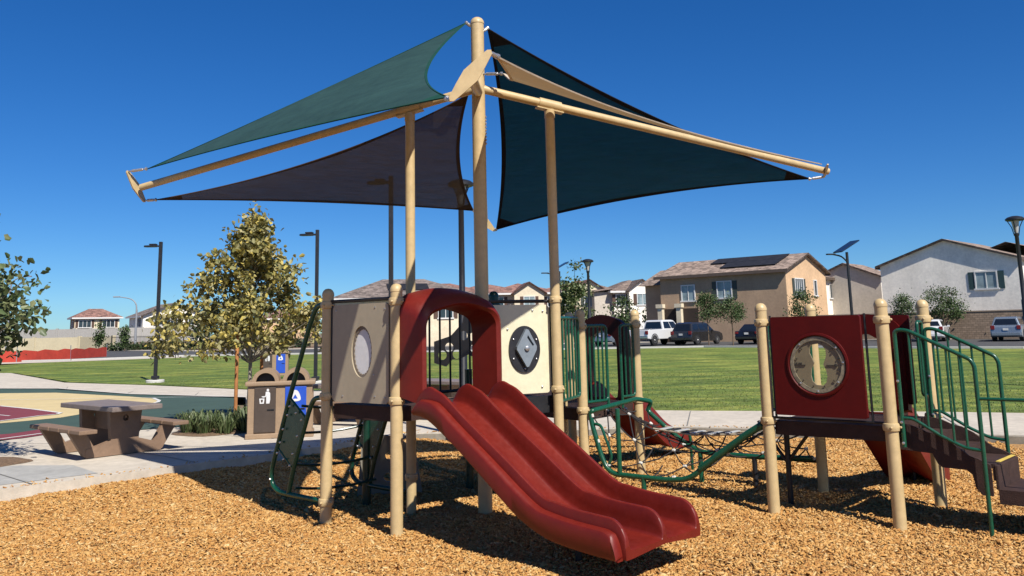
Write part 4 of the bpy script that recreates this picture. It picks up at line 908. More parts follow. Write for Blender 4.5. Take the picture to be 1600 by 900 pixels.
def grass_clump(loc, rad, h, n, mat, label, cat='plant', group=None):
    m = MB()
    for i in range(n):
        a = rnd.uniform(0, 2*math.pi); b = rad*.45*math.sqrt(rnd.random()); base = Vector((loc[0]+b*math.cos(a), loc[1]+b*math.sin(a), loc[2])); a2 = a+rnd.uniform(-.8, .8)
        out = Vector((math.cos(a2), math.sin(a2), 0)); hh = h*rnd.uniform(.6, 1.1); ex = rad*rnd.uniform(.2, .8); side = Vector((-out.y, out.x, 0)); w = rnd.uniform(.008, .014)
        P = [base, base+out*ex*.25+ZZ*hh*.55, base+out*ex*.65+ZZ*hh*.95, base+out*ex+ZZ*hh*rnd.uniform(.6, 1.0)]
        vs = []
        for q, ww in zip(P, (w, w*1.1, w*.8, .001)): vs += [q-side*ww, q+side*ww]
        m.add(vs, [(0, 1, 3, 2), (2, 3, 5, 4), (4, 5, 7, 6)], 0, True)
    o = m.build('strap_leaf_plant', mat); return tag(o, label, cat, group)
BLADE = M('strap_leaf', (.10, .14, .05), .5, var=.2, island=[(.05, .085, .025), (.11, .16, .055), (.20, .23, .10), (.07, .11, .03)], trans=.2)
spots = [(-6.25, 16.75), (-5.9, 16.55), (-5.5, 16.5), (-5.2, 16.75), (-5.95, 17.1), (-5.45, 17.2), (-6.35, 17.3), (-5.05, 17.3)]
words = ['front left', 'front centre left', 'front centre', 'front right', 'middle left', 'middle right', 'back left', 'back right']
for (x, y), w in zip(spots, words):
    grass_clump((x, y, .2), .34, rnd.uniform(.34, .44), 110, BLADE, 'green strap leaf clump at the %s of the planter by the tree stakes' % w, group='strap leaf plants in the planter')

# ------------------------------------------------------------ trees
def leaves_mesh(name, ctrs, n, size, spread, mats, root, pal, aspect=.75):
    """n folded leaf blades scattered round the given clump centres"""
    C0 = np.array(ctrs); pick = nrg.integers(0, len(C0), n); sp = np.array(spread)
    pos = C0[pick, :3]+nrg.normal(0, 1, (n, 3))*(C0[pick, 3:4]*sp)
    ax = nrg.normal(0, 1, (n, 3)); ax[:, 2] -= .4; ax /= np.linalg.norm(ax, axis=1)[:, None]
    up = nrg.normal(0, .6, (n, 3)); up[:, 2] += .7; sd = np.cross(ax, up); sd /= np.linalg.norm(sd, axis=1)[:, None]; nn = np.cross(sd, ax)
    L = (size*nrg.uniform(.6, 1.25, n))[:, None]; Wd = L*aspect*.5
    v = np.stack([pos, pos+ax*L*.35+sd*Wd+nn*L*.12, pos+ax*L*.9+sd*Wd*.5+nn*L*.1, pos+ax*L*1.05, pos+ax*L*.9-sd*Wd*.5+nn*L*.1, pos+ax*L*.35-sd*Wd+nn*L*.12], 1).reshape(-1, 3)
    off = np.array(root.location); v = v-off
    F = np.array([(0, 1, 2, 3), (0, 3, 4, 5)]); f = (F[None]+(np.arange(n)*6)[:, None, None]).reshape(-1)
    me = bpy.data.meshes.new(name); me.vertices.add(len(v)); me.vertices.foreach_set('co', v.astype(np.float32).ravel()); nf = n*2
    me.loops.add(nf*4); me.loops.foreach_set('vertex_index', f.astype(np.int32)); me.polygons.add(nf); me.polygons.foreach_set('loop_start', np.arange(nf, dtype=np.int32)*4); me.update(calc_edges=True)
    me.materials.append(mats); o = bpy.data.objects.new(name, me); COL.objects.link(o); o.parent = root; return o
YG = M('autumn_sycamore_leaf', (.2, .17, .05), .55, var=.2, island=[(.10, .11, .035), (.36, .31, .09), (.52, .43, .13), (.80, .62, .13), (.19, .21, .06), (.52, .46, .20), (.12, .14, .045), (.66, .56, .26)], trans=.25)
GL = M('green_sycamore_leaf', (.08, .12, .035), .5, var=.2, island=[(.045, .07, .022), (.10, .15, .05), (.18, .22, .085), (.30, .31, .14), (.07, .11, .035)], trans=.2)
SL = M('small_tree_leaf', (.07, .12, .035), .6, var=.2, island=[(.035, .07, .02), (.07, .12, .03), (.12, .17, .055), (.05, .09, .03)], trans=.2)
DL = M('shrub_leaf', (.03, .055, .018), .6, var=.2, island=[(.02, .04, .012), (.045, .075, .02), (.07, .10, .035)], trans=.15)
def tree(loc, H, crown, nclump, nleaf, size, mat, label, bark=BARK, trunk_r=.05, csize=.2, name='young_tree', cat='tree', group=None, base=None, lean=0, seed=1, extra=()):
    """crown: list of (height fraction, radius)"""
    rr = random.Random(seed); t = empty(name, loc, label, cat, group); L0 = Vector(loc); C0 = []
    hmin, hmax = crown[0][0]*H, crown[-1][0]*H
    def rad(h):
        for (a, ra), (b, rb_) in zip(crown[:-1], crown[1:]):
            if a*H <= h <= b*H: return ra+(rb_-ra)*(h-a*H)/((b-a)*H)
        return 0
    k = MB(); k.tube([L0-ZZ*.1, L0+Vector((.02, .01, H*.3)), L0+Vector((-.02+lean, 0, H*.65)), L0+Vector((lean, .02, H*.97))], [trunk_r, trunk_r*.85, trunk_r*.5, trunk_r*.15], 10, sub=4)
    tr_ = k.build('trunk', bark, t); k = MB(); k.tube([L0+Vector((.01, .005, H*.2)), L0+Vector((.02, .01, H*.3)), L0+Vector((-.02+lean, 0, H*.65)), L0+Vector((lean, .02, H*.95))], [trunk_r*.5, trunk_r*.08], 5, sub=4)
    while len(C0) < nclump:
        h = rr.uniform(hmin, hmax); rmax = rad(h)
        if rr.random() > (rmax/max(c[1] for c in crown))**1.0+.05: continue
        a = rr.uniform(0, 2*math.pi); q = rmax*math.sqrt(rr.uniform(.05, 1))*rr.uniform(.85, 1.08)*(1+.16*math.sin(3*a+seed)+.12*math.sin(5*h+2*a+seed))
        c_ = L0+Vector((q*math.cos(a)+lean*h/H, q*math.sin(a), h)); C0.append((*c_, csize*rr.uniform(.7, 1.3)))
        if len(C0) % 2 == 0:
            hb = max(hmin*.8, h-q*.8-.1); s_ = L0+Vector((lean*hb/H, 0, hb)); k.tube([s_, s_.lerp(c_, .5)+ZZ*.03, c_], [trunk_r*.32, trunk_r*.2, trunk_r*.07], 5, caps=False, sub=2)
    for e in extra: C0.append(e)
    k.build('limbs', bark, t)
    leaves_mesh('crown', C0, nleaf, size, (1, 1, .8), mat, t, None)
    return t
tree((-5.50, 17.9, .2), 4.4, [(.35, 1.3), (.42, 1.80), (.48, 1.62), (.56, 1.35), (.70, .95), (.82, .62), (.90, .28), (1.0, .05)], 165, 8600, .11, YG, 'young sycamore with yellow and green leaves, staked beside the litter bin', trunk_r=.05, csize=.125, name='sycamore_tree', seed=3, extra=[(-7.15, 17.6, 1.85, .13), (-7.35, 17.8, 1.75, .12), (-7.0, 17.9, 1.75, .15), (-7.25, 17.7, 2.0, .1), (-6.95, 17.6, 2.45, .15), (-7.05, 17.8, 2.6, .12), (-4.0, 17.9, 2.2, .15), (-3.95, 17.8, 1.9, .15)])
tree((-8.92, 12.9, .2), 4.35, [(.40, 1.3), (.48, 1.65), (.58, 1.5), (.7, 1.05), (.88, .45), (1.0, .1)], 130, 7200, .11, GL, 'green leafy young tree at the left edge of the photo by the picnic table', trunk_r=.05, csize=.16, name='sycamore_tree', seed=8)
for x, y, h, lb in ((-5.50, 17.1, 2.12, 'left of the two wooden stakes beside the sycamore trunk'), (-5.42, 18.5, 1.65, 'right of the two wooden stakes, behind the litter bin')):
    k = MB(); k.lathe((x, y, .1), [(.035, 0), (.035, h-.02), (.028, h)], 12); tag(k.build('tree_stake', STAKE), lb, 'tree stake', 'wooden tree stakes')

# ------------------------------------------------------------ lamps
def area_light(x, y, h, label, d=(-1, 0)):
    t = empty('area_light', (x, y, hg(y)), label, 'lamp post', 'dark square head lamp posts'); z0 = hg(y); d = Vector((d[0], d[1], 0)).normalized()
    k = MB(); k.lathe((x, y, z0-.05), [(.34, 0), (.34, .14), (.32, .16)], 20); k.build('concrete_base', KERB, t)
    k = MB(); k.box((x, y, z0+h/2+.1), (.115, .115, h), bev=.01); k.box((x, y, z0+.2), (.24, .24, .12), bev=.02); k.build('pole', DPOLE, t)
    k = MB(); c = Vector((x, y, z0+h)); s_ = d.cross(ZZ); k.plate(c+d*.05-ZZ*.04, d, s_, [(0, -.06), (.10, -.06), (.18, -.15), (.52, -.13), (.60, -.05), (.60, .05), (.52, .13), (.18, .15), (.10, .06), (0, .06)], .06); k.box(c+d*.3-ZZ*.0, (.26, .2, .05), (d, s_, ZZ), bev=.01); k.build('lamp_head', DPOLE, t)
area_light(-13.92, 33.54, 5.35, 'dark lamp post standing at the edge of the lawn, left of the sycamore')
area_light(-7.06, 30.61, 5.35, 'dark lamp post just right of the sycamore crown', (-1, .1))
area_light(-3.25, 22.6, 5.85, 'dark lamp post seen through the grey shade sail', (-1, .1))
def lantern(x, y, top, label):
    z0 = hg(y) if y > 16 else .18; t = empty('lantern_post', (x, y, z0), label, 'lamp post', 'lantern topped lamp posts')
    k = MB(); k.lathe((x, y, z0-.05), [(.10, 0), (.10, .12), (.075, .16), (.072, 2.3), (.055, 2.34), (.05, top-z0-.50), (.07, top-z0-.47), (.07, top-z0-.42)], 16); k.build('pole', DPOLE, t)
    k = MB(); zt = top
    for i in range(4):
        a = math.pi/4+i*math.pi/2; k.tube([(x+.06*math.cos(a), y+.06*math.sin(a), zt-.50), (x+.10*math.cos(a), y+.10*math.sin(a), zt-.30), (x+.19*math.cos(a), y+.19*math.sin(a), zt-.12)], .012, 6)
    k.build('cage', DPOLE, t)
    k = MB(); k.lathe((x, y, zt-.46), [(.045, 0), (.055, .04), (.10, .34)], 16); k.build('glass', M('frosted_glass', (.5, .5, .48), .2), t)
    k = MB(); k.lathe((x, y, zt-.13), [(.20, 0), (.235, .015), (.235, .06), (.18, .10), (.08, .13), (.01, .135)], 24); k.build('cap', DPOLE, t)
lantern(-.933, 15.35, 4.72, 'black lantern post right behind the grey sail, near the mast'); lantern(2.951, 34, 4.69, 'black lantern post between the cream panel and the tan house')
lantern(13.62, 23, 4.72, 'black lantern post at the right edge by the big white house')
def solar(x, y, top, label, tilt=R(28)):
    z0 = hg(y); t = empty('solar_light', (x, y, z0), label, 'solar lamp post', 'solar lamp posts')
    k = MB(); k.lathe((x, y, z0-.05), [(.08, 0), (.07, 1.0), (.06, top-z0-.3)], 12); k.build('pole', DPOLE, t)
    ax = Vector((math.cos(.3), math.sin(.3), 0)); u = ax*math.cos(tilt)+ZZ*math.sin(tilt); s_ = ZZ.cross(ax); n_ = u.cross(s_)
    k = MB(); k.box((x, y, top-.1), (1.1, .6, .05), (u, s_, n_)); k.build('solar_panel', M('solar_cells', (.02, .03, .06), .15), t)
    k = MB(); k.tube([(x, y, top-.8), Vector((x, y, top-.55))-ax*.3, Vector((x, y, top-.45))-ax*.75], .035, 8, sub=3); k.box(Vector((x, y, top-.45))-ax*.85, (.4, .16, .06), (ax, s_, ZZ), bev=.01); k.build('lamp_arm', DPOLE, t)
solar(14.857, 38, 5.40, 'solar lamp post in front of the houses, above the clock panel'); solar(2.55, 48, 5.5, 'distant solar lamp post half hidden behind the tall post beside the cream panel')
def cobra(x, y, z0, top, arm, label):
    t = empty('street_light', (x, y, z0), label, 'street light', 'grey curved arm street lights'); GS = M('grey_steel_pole', (.30, .31, .33), .5, var=.1)
    k = MB(); k.tube([(x, y, z0-.2), (x, y, top-1.6)], [.16, .11], 12); k.tube([(x, y, top-1.7), (x+arm*.06, y, top-.9), (x+arm*.35, y, top-.3), (x+arm, y, top)], [.09, .05], 10, sub=4); k.build('pole', GS, t)
    k = MB(); k.box((x+arm*1.15, y, top), (.8, .3, .14), bev=.04); k.build('lamp_head', GS, t)
cobra(-58.9, 100, .5, 9.4, 1.7, 'tall grey curved street light at far left beside the green tree'); cobra(-46.2, 105, .5, 7.0, -2.2, 'grey curved street light in front of the far white house')

# ------------------------------------------------------------ houses
def stucco(name, col): return M(name, col, .9, wear=.12, var=.12, vs=.7, bump=.25, bs=14, detail=8)
def house(loc, rz, W_, L_, hw, rise, wall, roof, label, gable='x', over=.5, trim=WPAINT, walls2=None, cat='house', group=None, hip=False, z0=None):
    """local x: width along the right-hand face (y=0), local y: length along the left-hand face (x=0)"""
    t = empty('house', loc, label, cat, group, rz); t['_d'] = 1; del t['_d']
    k = MB(); k.boxz(0, W_, 0, L_, -1.0, hw)
    if walls2: pass
    if not hip:
        if gable == 'x':   # ridge runs along x, gables on x=0 and x=W
            for x0 in (0, W_): k.add([(x0, 0, hw), (x0, L_, hw), (x0, L_/2, hw+rise)], [(0, 1, 2)] if x0 else [(0, 2, 1)])
        else:
            for y0 in (0, L_): k.add([(0, y0, hw), (W_, y0, hw), (W_/2, y0, hw+rise)], [(0, 1, 2)] if not y0 else [(0, 2, 1)])
    k.build('wall', wall, t, local=True)
    k = MB(); th = .16; a, b, c, d = -over, W_+over, -over, L_+over
    def slab(q, nrm_up=True):
        n = len(q); vs = [Vector(v) for v in q]+[Vector(v)-ZZ*th for v in q]
        k.add(vs, [tuple(range(n)), tuple(range(2*n-1, n-1, -1))]+[(i, i+n, (i+1) % n+n, (i+1) % n) for i in range(n)])
    if hip:
        if W_ > L_: sx = L_/2; r0, r1 = (sx, L_/2), (W_-sx, L_/2)
        else: sx = W_/2; r0, r1 = (W_/2, sx), (W_/2, L_-sx)
        dz = rise*over/min(W_, L_)*2; zt = hw+rise+.1; ze = hw-dz+.1
        A0, B0, C0, D0 = (a, c, ze), (b, c, ze), (b, d, ze), (a, d, ze); R0, R1 = (*r0, zt), (*r1, zt)
        if W_ > L_: slab([A0, B0, R1, R0]); slab([C0, D0, R0, R1]); slab([D0, A0, R0]); slab([B0, C0, R1])
        else: slab([A0, B0, R0]); slab([B0, C0, R1, R0]); slab([C0, D0, R1]); slab([D0, A0, R0, R1])
    elif gable == 'x':
        dz = rise*over/(L_/2); zt = hw+rise+.12; ze = hw-dz+.12
        slab([(a, c, ze), (b, c, ze), (b, L_/2, zt), (a, L_/2, zt)]); slab([(b, d, ze), (a, d, ze), (a, L_/2, zt), (b, L_/2, zt)])
    else:
        dz = rise*over/(W_/2); zt = hw+rise+.12; ze = hw-dz+.12
        slab([(W_/2, c, zt), (W_/2, d, zt), (a, d, ze), (a, c, ze)]); slab([(b, c, ze), (b, d, ze), (W_/2, d, zt), (W_/2, c, zt)])
    ro = k.build('roof', roof, t, local=True)
    k = MB()   # fascia boards under the eaves
    fz = hw-.16
    if hip or gable == 'x':
        for y_ in (c, d): k.boxz(a, b, y_-.03, y_+.03, ze-.26, ze-.02)
    if hip or gable != 'x':
        for x_ in (a, b): k.boxz(x_-.03, x_+.03, c, d, ze-.26, ze-.02)
    k.build('fascia', trim, ro, local=True)
    return t
BRSH = M('brown_shutter', (.10, .05, .03), .6); TEAL = M('dark_teal_shutter', (.03, .07, .07), .6); DKSH = M('grey_green_shutter', (.05, .065, .055), .6)
CURT = M('pale_blind_glass', (.30, .38, .40), .12, var=.3, vs=1.2)
def window(t, face, u, z, w, h, shutter=None, panes=2, mat=GLASSD, frame=WPAINT, W_=0, L_=0):
    """face 'L': plane x=0 facing -x; face 'R': plane y=0 facing -y; u = centre along the face"""
    if face == 'L': o = Vector((0, u, z)); ax = Vector((0, -1, 0)); n = Vector((-1, 0, 0))
    else: o = Vector((u, 0, z)); ax = Vector((1, 0, 0)); n = Vector((0, -1, 0))
    k = MB(); fw = .09
    k.box(o+n*.04+ZZ*(h/2+fw/2), (w+2*fw, .10, fw), (ax, n, ZZ)); k.box(o+n*.05-ZZ*(h/2+fw/2), (w+4*fw, .16, fw*1.4), (ax, n, ZZ))
    for s in (-1, 1): k.box(o+n*.04+ax*s*(w/2+fw/2), (fw, .10, h), (ax, n, ZZ))
    for i in range(1, panes): k.box(o+n*.035+ax*(-w/2+w*i/panes), (.06, .07, h), (ax, n, ZZ))
    f = k.build('window', frame, t, local=True)
    k = MB(); k.box(o+n*.012, (w, .03, h), (ax, n, ZZ)); k.build('pane', mat, f, local=True)
    if shutter:
        for s in (-1, 1):
            k = MB(); k.box(o+n*.03+ax*s*(w/2+fw+.24), (.42, .05, h+.1), (ax, n, ZZ)); k.build('shutter', shutter, f, local=True)
    return f
def solid(t, name, mat, x0, x1, y0, y1, z0, z1):
    k = MB(); k.boxz(x0, x1, y0, y1, z0, z1); return k.build(name, mat, t, local=True)
TILE = tiles('brown_roof_tile', (.29, .215, .175)); TILE2 = tiles('red_brown_roof_tile', (.31, .165, .13)); TILE3 = tiles('grey_roof_tile', (.22, .175, .155))
BRTRIM = M('brown_fascia', (.12, .085, .065), .7)
S_TAN = stucco('tan_stucco', (.50, .34, .215)); S_PEACH = stucco('peach_stucco', (.72, .48, .28)); S_WHT = stucco('white_stucco', (1.12, 1.04, .90)); S_CRM = stucco('cream_stucco', (.80, .69, .50)); S_GRY = stucco('grey_stucco', (.62, .55, .46))
RZ = math.atan2(.76, .65)
# the big tan house
h1 = house((22.8, 72, .5), RZ, 8.9, 12.1, 6.0, 1.45, S_TAN, TILE, 'large tan two storey house with a peach gable, solar roof and teal windows', gable='y', over=.42, trim=BRTRIM)
k = MB(); k.boxz(.0, 8.9, -.06, -.002, -.5, 6.0); k.add([(0, -.06, 6.0), (8.9, -.06, 6.0), (4.45, -.06, 7.45)], [(0, 1, 2)]); k.build('peach_facade', S_PEACH, h1, local=True)
window(h1, 'L', 9.2, 4.35, 1.25, 1.35, None, 2, CURT); window(h1, 'L', 5.6, 4.5, 1.3, 1.4, DKSH, 2, CURT)
f_ = window(h1, 'R', 2.6, 4.5, 1.7, 1.4, DKSH, 4); window(h1, 'R', 6.2, 4.5, .55, 1.3, None, 1); window(h1, 'R', 2.9, 1.2, .7, 1.2, None, 1)
for w_ in [q for q in bpy.data.objects if q.parent == h1 and q.name.startswith('window')][2:]: w_.location.y = -.062
k = MB(); sl_ = Vector((4.45, 0, 1.45)).normalized(); nn = sl_.cross(Vector((0, 1, 0)))*-1
for i in range(4):
    for j in range(2):
        if i == 3 and j == 0: continue
        k.box(Vector((1.6+j*1.65, 2.0+1.75*i, 6.24+(1.6+j*1.65)*1.45/4.45)), (1.7, 1.72, .05), (sl_, Vector((0, 1, 0)), sl_.cross(Vector((0, 1, 0)))))
k.build('roof_solar_panel', M('house_solar_cells', (.028, .028, .032), .55, var=.3, vs=2, spec=.2), h1, local=True)
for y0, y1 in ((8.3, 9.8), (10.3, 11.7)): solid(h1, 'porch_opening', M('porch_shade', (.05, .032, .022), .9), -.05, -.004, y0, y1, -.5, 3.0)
for y0 in (10.05, 12.0):
    k = MB(); k.boxz(-.45, -.06, y0-.24, y0+.24, -.5, 3.1); k.boxz(-.55, -.055, y0-.36, y0+.36, 3.1, 3.45); k.boxz(-.6, -.055, y0-.4, y0+.4, -.5, .5); k.build('porch_pillar', S_CRM, h1, local=True)
h1b = MB(); h1b.boxz(1.4, 8.0, 12.1, 14.6, -1, 5.4); h1b.build('rear_wing', S_TAN, h1, local=True)
k = MB(); k.add([(.8, 11.8, 5.3), (.8, 15.1, 5.3), (4.6, 14.7, 6.9), (4.6, 11.8, 7.0), (8.6, 11.8, 5.3), (8.6, 15.1, 5.3)], [(0, 3, 2, 1), (3, 4, 5, 2), (1, 2, 5)]); k.build('rear_roof', TILE, h1, local=True)
# white house continuing right of the peach gable
e2v = Vector((.65, .76, 0)); e1v = Vector((-.76, .65, 0))
q = Vector((22.8, 72, .5))+e2v*9.4+e1v*1.2
h2 = house(q, RZ, 6.2, 9, 5.7, 1.2, S_WHT, TILE, 'narrow white two storey house between the peach gable and the grey wall', gable='x', over=.4, trim=BRTRIM)
window(h2, 'R', 1.2, 4.4, 1.6, 1.3, BRSH, 4); window(h2, 'R', 3.9, 4.4, .55, 1.3, None, 1); window(h2, 'R', 1.3, 1.2, .8, .9, None, 2); window(h2, 'R', 3.6, 1.2, 1.4, .9, None, 3)
h3 = house((34.2, 80, .5), math.atan2(.75, .66), 5.0, 6.6, 5.6, 1.35, S_GRY, TILE, 'pale grey gabled house behind, left of the big white house', gable='x', over=.3, trim=BRTRIM)
k = MB(); k.boxz(.0, 5, -.05, -.002, -.5, 5.6); k.build('white_facade', S_WHT, h3, local=True)
w_ = window(h3, 'R', 1.4, 4.4, .8, 1.3, DKSH, 1); w_.location.y = -.052
h4 = house((38.1, 64.5, .45), math.atan2(.70, .715), 9, 10.4, 6.05, 1.75, S_WHT, TILE, 'big white two storey house with one teal shuttered window at the right', gable='x', over=.3, trim=BRTRIM)
window(h4, 'L', 2.35, 4.45, 1.45, 1.25, TEAL, 2, CURT)
k = MB(); k.boxz(4.5, 16, -2.5, 6, -1, 6.0); k.build('right_wing', S_CRM, h4, local=True)
k = MB(); k.add([(3.8, -3.1, 5.95), (16.5, -3.1, 5.95), (16.5, 1.8, 7.6), (3.8, 1.8, 7.6), (16.5, 6.6, 5.95), (3.8, 6.6, 5.95)], [(0, 1, 2, 3), (3, 2, 4, 5)]); k.build('wing_roof', TILE, h4, local=True)
k = MB(); k.boxz(.6, 5, -2.2, -.05, -1, 2.6); k.build('porch', S_WHT, h4, local=True)
k = MB(); k.add([(.0, -2.7, 2.5), (5, -2.7, 2.5), (5, -.05, 3.6), (.0, -.05, 3.6), (.0, -2.7, 2.36), (5, -2.7, 2.36)], [(0, 1, 2, 3), (4, 5, 1, 0)]); k.build('porch_roof', TILE, h4, local=True)
# middle row
def mid_house(px, Y, W1, label, wallm, roofm, sh, gw=4.0, hip=True, L1=10, base=.5, win=True, hgt=6.35):
    h = house((px, Y, base), R(10), W1, L1, hgt, 1.35, wallm, roofm, label, hip=True, over=.6)
    # street gable bay
    bx = W1*.55; k = MB(); k.boxz(bx-gw/2, bx+gw/2, -1.0, -.002, -1, hgt-.1); k.add([(bx-gw/2, -1.0, hgt-.1), (bx+gw/2, -1.0, hgt-.1), (bx, -1.0, hgt+1.2)], [(0, 1, 2)]); bay = k.build('gable_bay', wallm, h, local=True)
    k = MB(); th = .14
    for s in (-1, 1):
        q = [(bx, -1.4, hgt+1.35), (bx+s*(gw/2+.4), -1.4, hgt-.2), (bx+s*(gw/2+.4), 3, hgt-.2), (bx, 3, hgt+1.35)]
        vs = [Vector(v) for v in q]+[Vector(v)-ZZ*th for v in q]; k.add(vs, [(0, 1, 2, 3), (7, 6, 5, 4), (0, 4, 5, 1), (1, 5, 6, 2), (2, 6, 7, 3), (3, 7, 4, 0)])
    k.build('gable_roof', roofm, bay, local=True)
    w1 = window(h, 'R', bx, 5.0, 1.4, 1.4, sh, 2, CURT); w1.location.y = -1.0
    window(h, 'R', W1*.14, 5.0, 1.2, 1.4, sh, 2); window(h, 'R', W1*.88, 5.0, .9, 1.2, sh, 1); window(h, 'R', W1*.2, 1.2, 1.2, 1.3, None, 2)
    f = solid(h, 'garage_door', WPAINT, bx-1.5, bx+1.5, -1.04, -1.0, -.4, 2.2)
    return h
mid_house(-3.4, 114, 9.6, 'cream house with red brown roof right behind the cream panel', S_CRM, TILE2, BRSH)
mid_house(6.6, 116, 6.2, 'cream house with the blue white window behind the lantern post', S_CRM, TILE2, DKSH, hgt=6.6)
h5 = mid_house(13.2, 114, 6.6, 'white gabled house with grey side wall left of the tan house', S_WHT, TILE, BRSH, gw=3.6)
k = MB(); k.boxz(-2.5, -.01, .6, 9, -1, 6.1); k.build('grey_side_wall', S_GRY, h5, local=True)
k = MB(); k.add([(-3.0, 0, 6.1), (.1, 0, 6.5), (.1, 9, 7.6), (-3.0, 9, 7.0)], [(0, 1, 2, 3)]); k.build('side_roof', TILE, h5, local=True)
h6 = house((-17.8, 86, .5), R(14), 14.5, 10, 5.1, 1.9, S_CRM, TILE3, 'wide house whose brown grey roof shows above the taupe panel', hip=True, over=.7)
for i in range(2): 
    k = MB(); sl_ = Vector((0, 5.0, 1.9)).normalized(); k.box((6.3+i*2.2, 2.3, 6.16), (2.1, 2.0, .06), (Vector((1, 0, 0)), sl_, Vector((1, 0, 0)).cross(sl_))); k.build('roof_solar_panel', MATS['house_solar_cells'], h6, local=True)
window(h6, 'R', 3, 3.4, 1.4, 1.2, BRSH, 2); window(h6, 'R', 11, 3.4, 1.4, 1.2, BRSH, 2)
h7 = house((-14.5, 112, .5), R(8), 11.5, 10, 6.3, 1.5, S_CRM, TILE2, 'house with red brown roof behind the mast, left of the cream houses', hip=True, over=.6)
window(h7, 'R', 9.6, 4.2, 1.3, 1.4, BRSH, 2); window(h7, 'R', 4, 4.2, 1.3, 1.4, BRSH, 2)
# far left pair
for x_, y_, w_, hh in ((3.4, 130, 12, 7.0), (16.5, 132, 9, 7.0), (-9.5, 128, 11, 7.1)):
    hb = house((x_, y_, .5), R(6), w_, 10, hh, 1.3, S_CRM, TILE2, {3.4: 'cream house in the back row between the tall post and the lantern post', 16.5: 'cream house in the back row nearest the tan house', -9.5: 'cream house in the back row right above the slide hood'}[x_], hip=True, over=.6)
    window(hb, 'R', w_*.25, 5.3, 1.4, 1.3, BRSH, 2); window(hb, 'R', w_*.72, 5.3, 1.4, 1.3, BRSH, 2)
h8 = house((-76.7, 150, .3), R(35), 7.2, 5.0, 5.6, 1.3, S_CRM, TILE2, 'far cream house with a red brown roof at left', hip=True, over=.5)
k = MB(); k.boxz(-.04, -.002, 0, 5.0, -.5, 5.6); k.build('tan_side', S_TAN, h8, local=True)
window(h8, 'R', 1.6, 4.3, 1.9, 1.2, BRSH, 3); window(h8, 'R', 5.4, 4.3, 1.9, 1.2, BRSH, 3); window(h8, 'L', 2.5, 4.3, .6, 1.1, None, 1)
h9 = house((-60.5, 140, .3), R(38), 9.8, 8.5, 5.3, 1.9, S_WHT, TILE3, 'far white house with a dark gable roof left of the sycamore', gable='y', over=.5)
window(h9, 'R', 2.4, 4.3, 1.3, 1.2, BRSH, 2); window(h9, 'R', 4.6, 4.3, 1.6, 1.2, BRSH, 3); window(h9, 'R', 7.6, 4.3, .7, 1.2, BRSH, 1); window(h9, 'L', 2.5, 4.2, 1.2, 1.2, BRSH, 2)
h10 = house((-44, 150, .3), R(30), 10, 8.5, 4.6, 1.6, S_PEACH, TILE2, 'far pink tan house half hidden behind the sycamore', hip=True, over=.5)

# ------------------------------------------------------------ walls and fences
def wall_run(name, pts, h, th, mat, label, cat, cap=None, pillars=None, pm=None, base=.3):
    z0 = .5; t = empty(name, (pts[0][0], pts[0][1], z0), label, cat)
    for a, b in zip(pts[:-1], pts[1:]):
        a_, b_ = Vector((*a, 0)), Vector((*b, 0)); d = (b_-a_); k = MB(); L_ = d.length
        # built in its own frame so the block pattern lies on the face
        k.boxz(0, L_, -th/2, th/2, -base, h); o = k.build('panel', mat, t, local=True); o.location = (a_.x-pts[0][0], a_.y-pts[0][1], 0); o.rotation_euler = (0, 0, math.atan2(d.y, d.x))
        if cap: k = MB(); k.boxz(0, L_, -th/2-.04, th/2+.04, h, h+.08); c = k.build('cap', cap, o, local=True)
        if pillars:
            n = max(1, int(L_/pillars)); 
            for i in range(n+1): k = MB(); k.boxz(L_*i/n-.16, L_*i/n+.16, -th/2-.1, th/2+.1, -base, h+.12); k.build('pillar', pm or mat, o, local=True)
    return t
BLK = blocks('tan_brown_split_block', (.33, .24, .17), 1.6)
wall_run('block_wall', [(20.3, 76.5), (31.5, 66.6), (37.2, 62.2)], 2.0, .25, BLK, 'brown split block wall running in front of the white houses', 'garden wall', cap=M('wall_cap', (.36, .27, .2), .9))
k = MB(); k.boxz(37.0, 37.7, 61.6, 62.3, .2, 2.75); tag(k.build('block_pillar', BLK), 'brown block pillar ending the wall by the silver car', 'pillar')
BGW = M('beige_wall', (.62, .54, .36), .9, var=.06, vs=.6)
wall_run('beige_wall', [(-86, 112), (-56.5, 112), (-50.5, 108.5)], 1.75, .25, BGW, 'long beige wall behind the orange netting at far left', 'wall', pillars=5.5)
wall_run('vinyl_fence', [(-78, 128), (-58, 128), (-50, 134)], 3.0, .08, M('grey_vinyl', (.42, .40, .37), .7, var=.1), 'grey board fence above the beige wall in front of the far cream house', 'fence', pillars=2.5)
def iron_fence(a, b, z0, h, label, n=60):
    t = empty('iron_fence', (a[0], a[1], z0), label, 'fence'); a_ = Vector((*a, z0)); b_ = Vector((*b, z0)); k = MB()
    for z in (.12, h-.15): k.tube([a_+ZZ*z, b_+ZZ*z], .03, 6)
    for i in range(n+1): q = a_.lerp(b_, i/n); k.tube([q, q+ZZ*h], .018, 5)
    k.build('rails_and_pickets', BLACK, t); 
    for i in range(0, 9): q = a_.lerp(b_, i/8); k = MB(); k.box(q+ZZ*h/2, (.1, .1, h+.2)); k.build('fence_post', BLACK, t)
iron_fence((-50, 107), (-24, 101), .5, 1.75, 'black iron picket fence behind the road, left of the sycamore trunk', 150)
k = MB(); 
wall_run('planter_wall', [(-49, 110), (-24, 104), (-6, 98)], 1.0, .3, M('tan_far_wall', (.34, .26, .18), .9, var=.15), 'low tan wall behind the iron fence', 'wall')
